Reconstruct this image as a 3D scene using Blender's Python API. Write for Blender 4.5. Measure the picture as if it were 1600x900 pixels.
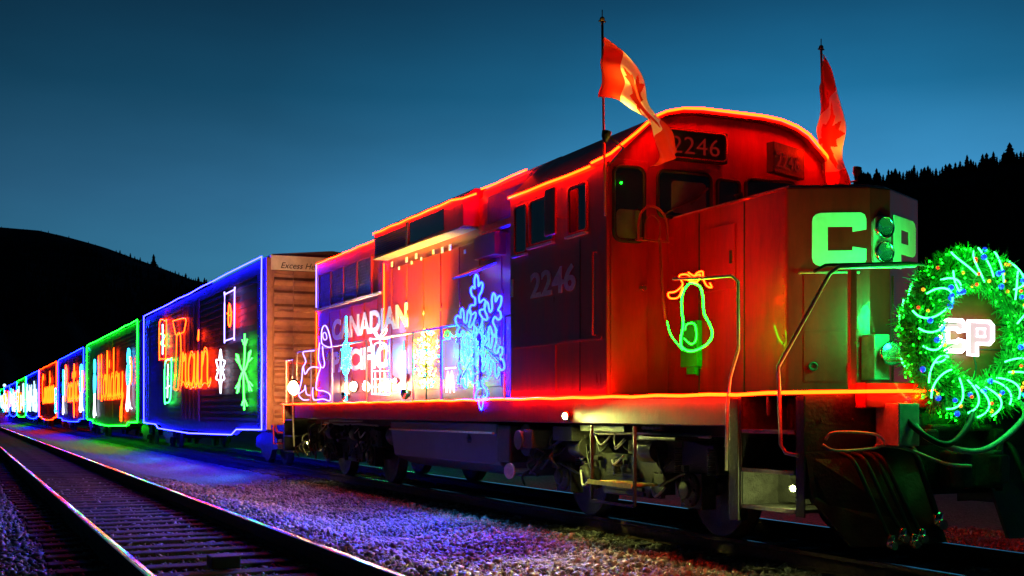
import bpy, bmesh, math, random
import numpy as np
from mathutils import Vector, Matrix
random.seed(7); rng = np.random.default_rng(11)
R = math.radians
for o in list(bpy.data.objects): bpy.data.objects.remove(o, do_unlink=True)
scn = bpy.context.scene
COL = scn.collection

# ------------------------------------------------------------------ camera, sky, exposure
FPX, HC, ALPHA = 1900.0, 1.27, math.atan(865 / 1900)
CA, SA = math.cos(ALPHA), math.sin(ALPHA)
cam = bpy.data.cameras.new('camera'); cam_o = bpy.data.objects.new('camera', cam); COL.objects.link(cam_o)
cam_o.location = (0, 0, HC); cam_o.rotation_euler = (R(90), 0, -ALPHA)
cam.sensor_width = 36; cam.lens = FPX / 1600 * 36; cam.shift_y = 193 / 1600
cam.clip_start = 0.1; cam.clip_end = 8000
scn.camera = cam_o
scn.view_settings.view_transform = 'Standard'; scn.view_settings.look = 'None'
scn.view_settings.exposure = 0.0; scn.view_settings.gamma = 1.0
scn.render.engine = 'CYCLES'
scn.cycles.use_denoising = True
scn.cycles.max_bounces = 6; scn.cycles.diffuse_bounces = 3; scn.cycles.glossy_bounces = 3
scn.cycles.sample_clamp_indirect = 6.0
scn.cycles.volume_bounces = 0

world = bpy.data.worlds.new('World'); scn.world = world; world.use_nodes = True
nt = world.node_tree; N = nt.nodes; L = nt.links; N.clear()
wo = N.new('ShaderNodeOutputWorld'); bg = N.new('ShaderNodeBackground'); L.new(bg.outputs[0], wo.inputs[0])
tc = N.new('ShaderNodeTexCoord'); sep = N.new('ShaderNodeSeparateXYZ'); L.new(tc.outputs['Generated'], sep.inputs[0])
ramp = N.new('ShaderNodeValToRGB'); L.new(sep.outputs['Z'], ramp.inputs[0])
cr = ramp.color_ramp
cr.elements[0].position = 0.0; cr.elements[0].color = (0.022, 0.26, 0.44, 1)
cr.elements[1].position = 1.0; cr.elements[1].color = (0.0006, 0.004, 0.010, 1)
for p, c in ((0.10, (0.034, 0.255, 0.46, 1)), (0.17, (0.026, 0.175, 0.35, 1)), (0.25, (0.004, 0.085, 0.18, 1)),
             (0.33, (0.0006, 0.034, 0.080, 1)), (0.45, (0.0003, 0.008, 0.018, 1))):
    e = cr.elements.new(p); e.color = c
# western afterglow: brighter towards one azimuth
glow = N.new('ShaderNodeVectorMath'); glow.operation = 'DOT_PRODUCT'; L.new(tc.outputs['Generated'], glow.inputs[0])
ga = ALPHA + math.atan((1290 - 800) / FPX)
glow.inputs[1].default_value = (math.sin(ga), math.cos(ga), 0.12)
gm = N.new('ShaderNodeValToRGB'); L.new(glow.outputs['Value'], gm.inputs[0])
ge = gm.color_ramp; ge.elements[0].position = 0.0; ge.elements[0].color = (0.03,) * 3 + (1,); ge.elements[1].position = 1.0; ge.elements[1].color = (1.0,) * 3 + (1,)
for p_, q_ in ((0.45, 0.08), (0.78, 0.26), (0.90, 0.42), (0.97, 0.68)):
    e = ge.elements.new(p_); e.color = (q_, q_, q_, 1)
mul = N.new('ShaderNodeVectorMath'); mul.operation = 'SCALE'; L.new(ramp.outputs[0], mul.inputs[0]); L.new(gm.outputs[0], mul.inputs['Scale'])
sky = N.new('ShaderNodeTexSky'); sky.sky_type = 'NISHITA'; sky.sun_disc = False
sky.sun_elevation = R(-5); sky.sun_rotation = ga
sks = N.new('ShaderNodeVectorMath'); sks.operation = 'SCALE'; sks.inputs['Scale'].default_value = 0.1; L.new(sky.outputs[0], sks.inputs[0])
ad = N.new('ShaderNodeVectorMath'); ad.operation = 'ADD'; L.new(mul.outputs[0], ad.inputs[0]); L.new(sks.outputs[0], ad.inputs[1])
sn = N.new('ShaderNodeTexNoise'); sn.inputs['Scale'].default_value = 3.5; sn.inputs['Detail'].default_value = 5
smp = N.new('ShaderNodeMapping'); smp.inputs['Scale'].default_value = (1, 1, 3.5); L.new(tc.outputs['Generated'], smp.inputs[0]); L.new(smp.outputs[0], sn.inputs['Vector'])
smr = N.new('ShaderNodeMapRange'); smr.inputs[1].default_value = 0.3; smr.inputs[2].default_value = 0.7; smr.inputs[3].default_value = 0.90; smr.inputs[4].default_value = 1.10; L.new(sn.outputs[0], smr.inputs[0])
sm2 = N.new('ShaderNodeVectorMath'); sm2.operation = 'SCALE'; L.new(ad.outputs[0], sm2.inputs[0]); L.new(smr.outputs[0], sm2.inputs['Scale'])
L.new(sm2.outputs[0], bg.inputs[0]); bg.inputs[1].default_value = 1.75

# ------------------------------------------------------------------ coordinate helpers (world: +Y rearwards along the train, +X away across the tracks)
def px(x, y, X):
    """point of the vertical plane X=const that the photograph shows at pixel x, y"""
    t = (x - 800) / FPX
    Y = X * (CA - SA * t) / (SA + CA * t)
    d = X * SA + Y * CA
    return (X, Y, HC + (643 - y) * d / FPX)
def pxy(x, y, Y):
    """the same for the plane Y=const"""
    t = (x - 800) / FPX
    X = Y * (SA + CA * t) / (CA - SA * t)
    d = X * SA + Y * CA
    return (X, Y, HC + (643 - y) * d / FPX)

# ------------------------------------------------------------------ materials
MATS = {}
def mat(name, col, rough=0.5, metal=0.0, spec=0.5, coat=0.0, var=0.0, vscale=6.0, bump=0.0, bscale=40.0, rvar=0.0, streak=False):
    m = bpy.data.materials.new(name); m.use_nodes = True; t = m.node_tree
    b = t.nodes['Principled BSDF']
    b.inputs['Base Color'].default_value = (*col, 1); b.inputs['Roughness'].default_value = rough
    b.inputs['Metallic'].default_value = metal; b.inputs['Specular IOR Level'].default_value = spec
    b.inputs['Coat Weight'].default_value = coat; b.inputs['Coat Roughness'].default_value = 0.035 if coat > 0.42 else 0.12
    geo = t.nodes.new('ShaderNodeTexCoord')
    if var > 0:
        n = t.nodes.new('ShaderNodeTexNoise'); n.inputs['Scale'].default_value = vscale; n.inputs['Detail'].default_value = 8; n.inputs['Roughness'].default_value = 0.7
        t.links.new(geo.outputs['Object'], n.inputs['Vector'])
        if streak:
            mp = t.nodes.new('ShaderNodeMapping'); mp.inputs['Scale'].default_value = (1, 1, 0.22); t.links.new(geo.outputs['Object'], mp.inputs[0]); t.links.new(mp.outputs[0], n.inputs['Vector'])
        rp = t.nodes.new('ShaderNodeValToRGB'); t.links.new(n.outputs[0], rp.inputs[0])
        lo = tuple(c * (1 - var) for c in col); hi = tuple(min(1, c * (1 + var)) for c in col)
        rp.color_ramp.elements[0].position = 0.32; rp.color_ramp.elements[0].color = (*lo, 1)
        rp.color_ramp.elements[1].position = 0.68; rp.color_ramp.elements[1].color = (*hi, 1)
        t.links.new(rp.outputs[0], b.inputs['Base Color'])
        if rvar > 0:
            mr = t.nodes.new('ShaderNodeMapRange'); t.links.new(n.outputs[0], mr.inputs[0])
            mr.inputs[1].default_value = 0.3; mr.inputs[2].default_value = 0.7
            mr.inputs[3].default_value = max(0.03, rough - rvar); mr.inputs[4].default_value = min(1, rough + rvar)
            t.links.new(mr.outputs[0], b.inputs['Roughness'])
    if bump > 0:
        n2 = t.nodes.new('ShaderNodeTexNoise'); n2.inputs['Scale'].default_value = bscale; n2.inputs['Detail'].default_value = 6
        t.links.new(geo.outputs['Object'], n2.inputs['Vector'])
        bp = t.nodes.new('ShaderNodeBump'); bp.inputs['Strength'].default_value = bump; bp.inputs['Distance'].default_value = 0.02
        t.links.new(n2.outputs[0], bp.inputs['Height']); t.links.new(bp.outputs[0], b.inputs['Normal'])
    MATS[name] = m; return m
def emit(name, col, strength):
    m = bpy.data.materials.new(name); m.use_nodes = True; t = m.node_tree
    b = t.nodes['Principled BSDF']; b.inputs['Base Color'].default_value = (0.02, 0.02, 0.02, 1)
    b.inputs['Emission Color'].default_value = (*col, 1); b.inputs['Emission Strength'].default_value = strength
    MATS[name] = m; return m

redc = mat('red_cab_paint', (0.44, 0.003, 0.006), 0.36, coat=0.2, var=0.35, vscale=4, bump=0.06, bscale=5, rvar=0.10, streak=True)
red = mat('red_paint', (0.50, 0.030, 0.008), 0.36, coat=0.35, var=0.22, vscale=2.2, bump=0.06, bscale=5, rvar=0.10, streak=True)
redn = mat('red_nose_paint', (0.42, 0.004, 0.004), 0.42, spec=0.3, coat=0.45, var=0.38, vscale=4.5, bump=0.05, bscale=4, rvar=0.10, streak=True)
black = mat('black_frame_paint', (0.016, 0.015, 0.015), 0.5, var=0.5, vscale=9, bump=0.3, bscale=30, rvar=0.15)
grime = mat('grimy_steel', (0.042, 0.038, 0.034), 0.48, metal=0.3, var=0.6, vscale=14, bump=0.4, bscale=60, rvar=0.18)
tankm = mat('fuel_tank_steel', (0.13, 0.12, 0.13), 0.42, var=0.3, vscale=3, bump=0.1, bscale=8, rvar=0.1)
steel = mat('polished_rail_steel', (0.62, 0.60, 0.58), 0.16, metal=1.0, var=0.15, vscale=20, rvar=0.07)
rust = mat('rusty_rail_steel', (0.085, 0.045, 0.03), 0.75, metal=0.2, var=0.5, vscale=12, bump=0.3, bscale=50)
handm = mat('handrail_paint', (0.55, 0.50, 0.44), 0.35, metal=0.2, var=0.3, vscale=20)
handr = mat('red_handrail_paint', (0.45, 0.03, 0.02), 0.35, var=0.2, vscale=20)
glass = mat('dark_cab_glass', (0.012, 0.014, 0.018), 0.06, spec=0.8, coat=0.5)
rubber = mat('black_rubber', (0.02, 0.02, 0.02), 0.55, var=0.3)
white = mat('white_paint', (0.78, 0.77, 0.74), 0.45, var=0.10, vscale=8)
cream = mat('cream_paint', (0.74, 0.70, 0.58), 0.5, var=0.15, vscale=5)
greyl = mat('grey_letter_paint', (0.50, 0.48, 0.47), 0.5, var=0.3, vscale=14)
louvre = mat('grey_radiator_screen', (0.24, 0.20, 0.19), 0.5, metal=0.3, var=0.35, vscale=8, bump=0.3, bscale=80)
lensm = mat('lamp_lens', (0.75, 0.78, 0.76), 0.08, metal=0.9, coat=0.5)
chrome = mat('chrome_bezel', (0.7, 0.7, 0.68), 0.2, metal=1.0)
boxdark = mat('dark_boxcar_steel', (0.085, 0.055, 0.055), 0.5, var=0.35, vscale=1.6, bump=0.1, bscale=6, rvar=0.12)
boxend = mat('brown_boxcar_end', (0.34, 0.16, 0.11), 0.55, var=0.35, vscale=2.5, bump=0.15, bscale=9, rvar=0.1)
tie = mat('weathered_tie_wood', (0.085, 0.066, 0.058), 0.85, var=0.5, vscale=5, bump=0.8, bscale=25)
flag_red = None
bark = mat('dark_bark', (0.03, 0.022, 0.016), 0.9)
needles = mat('night_conifer_needles', (0.035, 0.045, 0.040), 0.95, spec=0.05, var=0.5)
hillm = mat('forested_hillside', (0.075, 0.075, 0.10), 1.0, spec=0.0, var=0.6, vscale=0.02, bump=1.0, bscale=0.15)
garland = mat('garland_needles', (0.04, 0.30, 0.06), 0.5, var=0.5, vscale=30)
blueb = mat('glowing_blue_bauble', (0.02, 0.05, 0.75), 0.15, metal=0.6, coat=0.6)
blueb.node_tree.nodes['Principled BSDF'].inputs['Emission Color'].default_value = (0.02, 0.06, 1, 1); blueb.node_tree.nodes['Principled BSDF'].inputs['Emission Strength'].default_value = 1.2  # added glow makes the baubles look lit; they are no lamps
goldb = mat('glowing_gold_bauble', (0.85, 0.42, 0.06), 0.2, metal=0.8, coat=0.4)
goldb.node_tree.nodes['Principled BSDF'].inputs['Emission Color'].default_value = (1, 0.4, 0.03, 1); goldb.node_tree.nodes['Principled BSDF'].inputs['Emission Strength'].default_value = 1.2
redb = mat('glowing_red_bauble', (0.75, 0.04, 0.03), 0.2, metal=0.5, coat=0.4)
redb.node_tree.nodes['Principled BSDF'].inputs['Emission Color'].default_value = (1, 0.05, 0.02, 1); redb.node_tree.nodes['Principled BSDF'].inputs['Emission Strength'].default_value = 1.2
yellowp = mat('yellow_step_edge', (0.62, 0.50, 0.10), 0.5, var=0.3, vscale=15)

E_RED = emit('red_rope_light', (1.0, 0.0070, 0.0002), 92)
E_REDF = emit('orange_red_tube', (1.0, 0.014, 0.0006), 50)
E_ORG = emit('orange_neon_word', (1.0, 0.026, 0.0008), 26)
E_GRN = emit('green_neon_tube', (0.0015, 1.0, 0.005), 55)
E_GRN2 = emit('green_lamp_string', (0.0015, 1.0, 0.006), 55)
E_GRNF = emit('green_frame_tube', (0.002, 1.0, 0.007), 50)
E_BLU = emit('blue_frame_tube', (0.004, 0.004, 1.0), 170)
E_BLUF = emit('far_blue_frame_tube', (0.001, 0.004, 1.0), 140)
E_SNO = emit('blue_snowflake_tube', (0.0005, 0.0020, 1.0), 380)
E_CYN = emit('cyan_tube', (0.02, 0.45, 1.0), 9)
E_WHT = emit('white_tube', (0.75, 0.80, 1.0), 3.6)
E_PUR = emit('lavender_tube', (0.30, 0.22, 1.0), 5)
E_WRM = emit('warm_white_lamp', (1.0, 0.62, 0.25), 30)
E_YEL = emit('yellow_green_lamp', (0.85, 1.0, 0.35), 40)
E_RED3 = emit('red_rear_rope_light', (1.0, 0.018, 0.0004), 36)
E_RED2 = emit('red_front_rope_light', (1.0, 0.012, 0.0003), 55)
E_CYN2 = emit('cyan_star_tube', (0.003, 0.42, 1.0), 70)
E_GRN4 = emit('green_tree_lamps', (0.002, 1.0, 0.12), 110)
E_HALO = emit('sign_halo_glow', (1.0, 0.62, 0.72), 0.85)
E_GSN = emit('pale_green_sign_tube', (0.03, 1.0, 0.04), 14)
E_SGN = emit('white_sign_tube', (1.0, 0.86, 0.95), 7)
E_MIC = emit('mini_white_green_lights', (0.02, 1.0, 0.10), 19)
NUMW = mat('board_digits', (0.30, 0.10, 0.09), 0.6)
E_NUM = emit('number_board_glow', (1.0, 0.03, 0.02), 0.14)
E_NUM.node_tree.nodes['Principled BSDF'].inputs['Specular IOR Level'].default_value = 0.0; E_NUM.node_tree.nodes['Principled BSDF'].inputs['Base Color'].default_value = (0.02, 0.002, 0.002, 1)

# ------------------------------------------------------------------ mesh builder
def rot_to(axis):
    return Vector((0, 0, 1)).rotation_difference(Vector(axis).normalized()).to_matrix()
class MB:
    def __init__(s): s.v = []; s.f = []; s.smooth = []
    def add(s, vs, fs, sm=False):
        b = len(s.v); s.v += [tuple(v) for v in vs]; s.f += [tuple(i + b for i in f) for f in fs]; s.smooth += [sm] * len(fs); return s
    def box(s, x0, x1, y0, y1, z0, z1):
        x0, x1 = min(x0, x1), max(x0, x1); y0, y1 = min(y0, y1), max(y0, y1); z0, z1 = min(z0, z1), max(z0, z1)
        v = [(x, y, z) for x in (x0, x1) for y in (y0, y1) for z in (z0, z1)]
        return s.add(v, [(0, 1, 3, 2), (4, 6, 7, 5), (0, 4, 5, 1), (2, 3, 7, 6), (0, 2, 6, 4), (1, 5, 7, 3)])
    def prism(s, pts, a0, a1, axis='Y'):
        n = len(pts)
        def P(p, a): return {'Y': (p[0], a, p[1]), 'Z': (p[0], p[1], a), 'X': (a, p[0], p[1])}[axis]
        v = [P(p, a0) for p in pts] + [P(p, a1) for p in pts]
        return s.add(v, [tuple(range(n)), tuple(range(2 * n - 1, n - 1, -1))] + [(i, i + n, (i + 1) % n + n, (i + 1) % n) for i in range(n)])
    def cyl(s, c, axis, r, h, n=20, r2=None, sm=True):
        M = rot_to(axis); c = Vector(c); r2 = r if r2 is None else r2
        v = []
        for k, (rr, hh) in enumerate(((r, -h / 2), (r2, h / 2))):
            for i in range(n):
                a = 2 * math.pi * i / n; v.append(c + M @ Vector((rr * math.cos(a), rr * math.sin(a), hh)))
        b = len(s.v)
        s.add(v, [(i, (i + 1) % n, (i + 1) % n + n, i + n) for i in range(n)], sm)
        s.add([], [tuple(j + b - len(s.v) for j in ()) or ()] if False else [])
        s.f += [tuple(b + i for i in reversed(range(n))), tuple(b + n + i for i in range(n))]; s.smooth += [False, False]
        return s
    def lathe(s, c, axis, prof, n=28):
        M = rot_to(axis); c = Vector(c); v = []; m = len(prof)
        for i in range(n):
            a = 2 * math.pi * i / n
            for r, h in prof: v.append(c + M @ Vector((r * math.cos(a), r * math.sin(a), h)))
        return s.add(v, [(i * m + j, ((i + 1) % n) * m + j, ((i + 1) % n) * m + j + 1, i * m + j + 1) for i in range(n) for j in range(m - 1)], True)
    def tube(s, path, r, n=6, closed=False):
        P = [Vector(p) for p in path]; m = len(P)
        if m < 2: return s
        v = []; up = None
        for i in range(m):
            a = P[(i - 1) % m] if (closed or i > 0) else P[i]; b = P[(i + 1) % m] if (closed or i < m - 1) else P[i]
            t = (b - a)
            t = t.normalized() if t.length > 1e-9 else Vector((0, 0, 1))
            if up is None: up = Vector((0, 0, 1)) if abs(t.z) < 0.9 else Vector((0, 1, 0))
            u = (up - t * up.dot(t))
            u = u.normalized() if u.length > 1e-6 else t.orthogonal().normalized()
            up = u; w = t.cross(u)
            for k in range(n):
                an = 2 * math.pi * k / n; v.append(P[i] + (u * math.cos(an) + w * math.sin(an)) * r)
        fs = [(i * n + k, i * n + (k + 1) % n, ((i + 1) % m) * n + (k + 1) % n, ((i + 1) % m) * n + k) for i in range(m if closed else m - 1) for k in range(n)]
        s.add(v, fs, True)
        if not closed:
            b = len(s.v) - m * n
            s.f += [tuple(b + k for k in reversed(range(n))), tuple(b + (m - 1) * n + k for k in range(n))]; s.smooth += [False, False]
        return s
    def ball(s, c, r, n=12, m=8):
        v = []; c = Vector(c)
        for j in range(1, m):
            ph = math.pi * j / m
            for i in range(n):
                a = 2 * math.pi * i / n; v.append(c + Vector((math.sin(ph) * math.cos(a), math.sin(ph) * math.sin(a), math.cos(ph))) * r)
        v += [c + Vector((0, 0, r)), c - Vector((0, 0, r))]; T = (m - 1) * n
        fs = [(j * n + i, (j + 1) * n + i, (j + 1) * n + (i + 1) % n, j * n + (i + 1) % n) for j in range(m - 2) for i in range(n)]
        fs += [(T, i, (i + 1) % n) for i in range(n)] + [(T + 1, (m - 2) * n + (i + 1) % n, (m - 2) * n + i) for i in range(n)]
        return s.add(v, fs, True)
    def build(s, name, m, parent=None, bevel=0.0, fix=True):
        me = bpy.data.meshes.new(name); me.from_pydata(s.v, [], s.f)
        me.polygons.foreach_set('use_smooth', s.smooth)
        me.materials.append(m); me.update()
        if fix:
            bm = bmesh.new(); bm.from_mesh(me); bmesh.ops.recalc_face_normals(bm, faces=bm.faces); bm.to_mesh(me); bm.free()
        o = bpy.data.objects.new(name, me); COL.objects.link(o)
        if parent: o.parent = parent; o.matrix_parent_inverse = Matrix.Translation(-world_loc(parent))
        if bevel:
            b = o.modifiers.new('bevel', 'BEVEL'); b.width = bevel; b.segments = 2; b.limit_method = 'ANGLE'; b.angle_limit = R(40)
            b.harden_normals = False
        return o
def world_loc(o):
    v = Vector(o.location)
    if o.parent: v = v + o.matrix_parent_inverse.translation + world_loc(o.parent)
    return v
def tag(o, label, cat, group=None, kind=None):
    o['label'] = label; o['category'] = cat
    if group: o['group'] = group
    if kind: o['kind'] = kind
    return o
def empty(name, loc, label=None, cat=None, group=None):
    o = bpy.data.objects.new(name, None); COL.objects.link(o); o.location = loc; o.empty_display_size = 0.2
    if label: tag(o, label, cat, group)
    return o
def structure(o): o['kind'] = 'structure'; return o
def copy_tree(o, parent=None):
    c = o.copy(); COL.objects.link(c)
    if parent: c.parent = parent; c.matrix_parent_inverse = o.matrix_parent_inverse.copy()
    for ch in list(o.children): copy_tree(ch, c)
    return c
def smooth(pts, n=6, closed=False):
    P = [Vector(p) for p in pts]; m = len(P); out = []
    rngi = range(m if closed else m - 1)
    for i in rngi:
        p0 = P[(i - 1) % m] if (closed or i > 0) else P[i]; p1 = P[i]; p2 = P[(i + 1) % m]; p3 = P[(i + 2) % m] if (closed or i < m - 2) else p2
        for k in range(n):
            t = k / n
            out.append(0.5 * ((2 * p1) + (p2 - p0) * t + (2 * p0 - 5 * p1 + 4 * p2 - p3) * t * t + (3 * p1 - p0 - 3 * p2 + p3) * t ** 3))
    if not closed: out.append(P[-1])
    return out
SIDE = Matrix(((0, 0, -1), (-1, 0, 0), (0, 1, 0)))     # text lying on a near side wall: reads towards -Y
FRONT = Matrix(((1, 0, 0), (0, 0, -1), (0, 1, 0)))     # text on a wall that faces -Y
def text(name, body, loc, rot, size, m, parent=None, ext=0.004, off=0.0, shear=0.0, sx=1.0, align='LEFT', spacing=1.0):
    cu = bpy.data.curves.new(name, 'FONT'); cu.body = body; cu.size = size; cu.extrude = ext; cu.offset = off; cu.shear = shear
    cu.align_x = align; cu.space_character = spacing; cu.resolution_u = 4; cu.materials.append(m)
    tmp = bpy.data.objects.new(name, cu)
    COL.objects.link(tmp); dg = bpy.context.evaluated_depsgraph_get()
    me = bpy.data.meshes.new_from_object(tmp.evaluated_get(dg)); bpy.data.objects.remove(tmp); bpy.data.curves.remove(cu)
    me.transform(Matrix.Translation(loc) @ (rot.to_4x4()) @ Matrix.Diagonal((sx, 1, 1, 1)))
    o = bpy.data.objects.new(name, me); COL.objects.link(o)
    if parent: o.parent = parent; o.matrix_parent_inverse = Matrix.Translation(-world_loc(parent))
    return o
def light(name, loc, col, power, size=0.05, parent=None, typ='POINT', target=None, cone=100, blend=0.6):
    l = bpy.data.lights.new(name, typ); l.color = col; l.energy = power
    l.shadow_soft_size = size
    if typ == 'SPOT': l.spot_size = R(cone); l.spot_blend = blend
    o = bpy.data.objects.new(name, l); COL.objects.link(o)
    if target is not None: o.rotation_euler = (Vector(target) - Vector(loc)).to_track_quat('-Z', 'Y').to_euler()
    o.location = loc
    if parent: o.parent = parent; o.matrix_parent_inverse = Matrix.Translation(-world_loc(parent))
    return o

# ------------------------------------------------------------------ ground
NT, TT = 2.02, 7.85            # centre lines of the empty track and of the train's track
NZ = 0.12                      # the empty track lies a little higher
prof = [(-1500, -0.6), (-60, -0.6), (-6, -0.5), (-2.2, -0.42), (-0.6, NZ - 0.26), (0.3, NZ - 0.215), (1.0, NZ - 0.205), (2.0, NZ - 0.205), (3.0, NZ - 0.205),
        (3.7, NZ - 0.225), (4.3, -0.24), (4.9, -0.33), (5.5, -0.30), (6.0, -0.23), (6.5, -0.205), (7.1, -0.20), (9.0, -0.2), (9.6, -0.22), (10.6, -0.45), (14, -0.5), (30, -0.5), (60, -0.6), (1500, -0.6)]
def gz(x):
    for (a, za), (b, zb) in zip(prof, prof[1:]):
        if a <= x <= b: return za + (zb - za) * (x - a) / (b - a)
    return -0.6
xs = [-1500, -400, -60, -20, -6] + [round(-5 + i * 0.25, 2) for i in range(81)] + [18, 24, 40, 60, 400, 1500]
ys = [-300, -50, -5] + [i * 0.5 for i in range(0, 101)] + [55, 60, 70, 80, 100, 130, 170, 220, 300, 500, 900, 1600]
v = []
for y in ys:
    for x in xs:
        z = gz(x)
        if 0 <= y <= 60 and -5 <= x <= 15: z += 0.025 * math.sin(x * 3.1 + y * 1.7) * math.sin(y * 0.9 - x) * (0.3 if abs(x - NT) < 1.3 or abs(x - TT) < 1.4 else 1)
        v.append((x, y, z))
nx = len(xs)
f = [(j * nx + i, j * nx + i + 1, (j + 1) * nx + i + 1, (j + 1) * nx + i) for j in range(len(ys) - 1) for i in range(nx - 1)]
gm_ = bpy.data.materials.new('ballast_ground'); gm_.use_nodes = True; t = gm_.node_tree; b = t.nodes['Principled BSDF']
co = t.nodes.new('ShaderNodeTexCoord'); vo = t.nodes.new('ShaderNodeTexVoronoi'); vo.inputs['Scale'].default_value = 24
t.links.new(co.outputs['Object'], vo.inputs['Vector'])
rp = t.nodes.new('ShaderNodeValToRGB'); t.links.new(vo.outputs['Color'], rp.inputs[0])
rp.color_ramp.elements[0].color = (0.09, 0.085, 0.08, 1); rp.color_ramp.elements[1].color = (0.30, 0.28, 0.27, 1)
t.links.new(rp.outputs[0], b.inputs['Base Color']); b.inputs['Roughness'].default_value = 0.7
bp = t.nodes.new('ShaderNodeBump'); bp.inputs['Strength'].default_value = 1.0; bp.inputs['Distance'].default_value = 0.05; bp.invert = True
t.links.new(vo.outputs['Distance'], bp.inputs['Height']); t.links.new(bp.outputs[0], b.inputs['Normal'])
g = MB().add(v, f).build('ground', gm_, fix=False); structure(g)

# loose ballast stones, one uncountable mass
stm = bpy.data.materials.new('ballast_stone'); stm.use_nodes = True; t = stm.node_tree; b = t.nodes['Principled BSDF']
co = t.nodes.new('ShaderNodeTexCoord'); wn = t.nodes.new('ShaderNodeTexNoise'); wn.inputs['Scale'].default_value = 17; wn.inputs['Detail'].default_value = 2
t.links.new(co.outputs['Object'], wn.inputs['Vector']); rp = t.nodes.new('ShaderNodeValToRGB'); t.links.new(wn.outputs[0], rp.inputs[0])
rp.color_ramp.elements[0].position = 0.3; rp.color_ramp.elements[0].color = (0.08, 0.075, 0.07, 1)
rp.color_ramp.elements[1].position = 0.72; rp.color_ramp.elements[1].color = (0.44, 0.42, 0.40, 1)
pn_ = t.nodes.new('ShaderNodeTexNoise'); pn_.inputs['Scale'].default_value = 0.9; pn_.inputs['Detail'].default_value = 4; t.links.new(co.outputs['Object'], pn_.inputs['Vector'])
pr_ = t.nodes.new('ShaderNodeMapRange'); pr_.inputs[1].default_value = 0.35; pr_.inputs[2].default_value = 0.65; pr_.inputs[3].default_value = 0.35; pr_.inputs[4].default_value = 1.25; t.links.new(pn_.outputs[0], pr_.inputs[0])
sc_ = t.nodes.new('ShaderNodeVectorMath'); sc_.operation = 'SCALE'; t.links.new(rp.outputs[0], sc_.inputs[0]); t.links.new(pr_.outputs[0], sc_.inputs['Scale'])
t.links.new(sc_.outputs[0], b.inputs['Base Color']); b.inputs['Roughness'].default_value = 0.42
def stones(name, n, xr, yr, smin, smax, pw=1.0):
    X = rng.uniform(xr[0], xr[1], n); Y = yr[0] + (yr[1] - yr[0]) * rng.uniform(0, 1, n) ** pw
    keep = np.ones(n, bool)
    for tc_, zz in ((NT, NZ), (TT, 0)):
        for s_ in (-1, 1): keep &= np.abs(X - (tc_ + s_ * 0.797)) > 0.09
    X = X[keep]; Y = Y[keep]; n = len(X)
    xsn = np.array([p[0] for p in prof]); zsn = np.array([p[1] for p in prof])
    Z = np.interp(X, xsn, zsn) + rng.uniform(-0.004, 0.018, n)
    near = np.abs(X - NT) < 1.35
    Z = Z - np.where(near, 0.012, 0)
    S = rng.uniform(smin, smax, n) * np.where(rng.random(n) < 0.06, 1.7, 1.0) * np.where(near, 0.75, 1)
    base = np.array([(1, 0, 0), (-1, 0, 0), (0, 1, 0), (0, -1, 0), (0, 0, 0.8), (0, 0, -0.8), (0.6, 0.6, 0.5), (-0.6, -0.5, 0.5)], float)
    V = base[None] * rng.uniform(0.65, 1.25, (n, 8, 1)) * S[:, None, None]
    q = rng.normal(size=(n, 4)); q /= np.linalg.norm(q, axis=1)[:, None]
    w, x, y, z = q.T
    M = np.stack([1 - 2 * (y * y + z * z), 2 * (x * y - z * w), 2 * (x * z + y * w), 2 * (x * y + z * w), 1 - 2 * (x * x + z * z), 2 * (y * z - x * w), 2 * (x * z - y * w), 2 * (y * z + x * w), 1 - 2 * (x * x + y * y)], 1).reshape(n, 3, 3)
    V = np.einsum('nij,nkj->nki', M, V) + np.stack([X, Y, Z], 1)[:, None, :]
    F0 = np.array([(0, 2, 6), (2, 4, 6), (4, 0, 6), (2, 1, 4), (1, 3, 7), (3, 4, 7), (4, 1, 7), (3, 0, 4), (2, 0, 5), (1, 2, 5), (3, 1, 5), (0, 3, 5)])
    Fa = (F0[None] + (np.arange(n) * 8)[:, None, None]).reshape(-1)
    me = bpy.data.meshes.new(name); me.vertices.add(n * 8); me.vertices.foreach_set('co', V.reshape(-1))
    nf = n * 12; me.loops.add(nf * 3); me.loops.foreach_set('vertex_index', Fa.astype(np.int32)); me.polygons.add(nf)
    me.polygons.foreach_set('loop_start', np.arange(nf, dtype=np.int32) * 3); me.update(calc_edges=True)
    me.materials.append(stm); o = bpy.data.objects.new(name, me); COL.objects.link(o)
    return o
o = stones('ballast_gravel', 66000, (-2.2, 7.0), (4.0, 26), 0.016, 0.046, 1.25)
tag(o, 'crushed stone ballast lit purple, blue and yellow by the train', 'gravel', kind='stuff')
o = stones('trackside_gravel', 9000, (8.3, 14), (4.0, 14), 0.02, 0.04)
tag(o, 'orange lit gravel beyond the locomotive nose at the right edge', 'gravel', kind='stuff')

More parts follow.
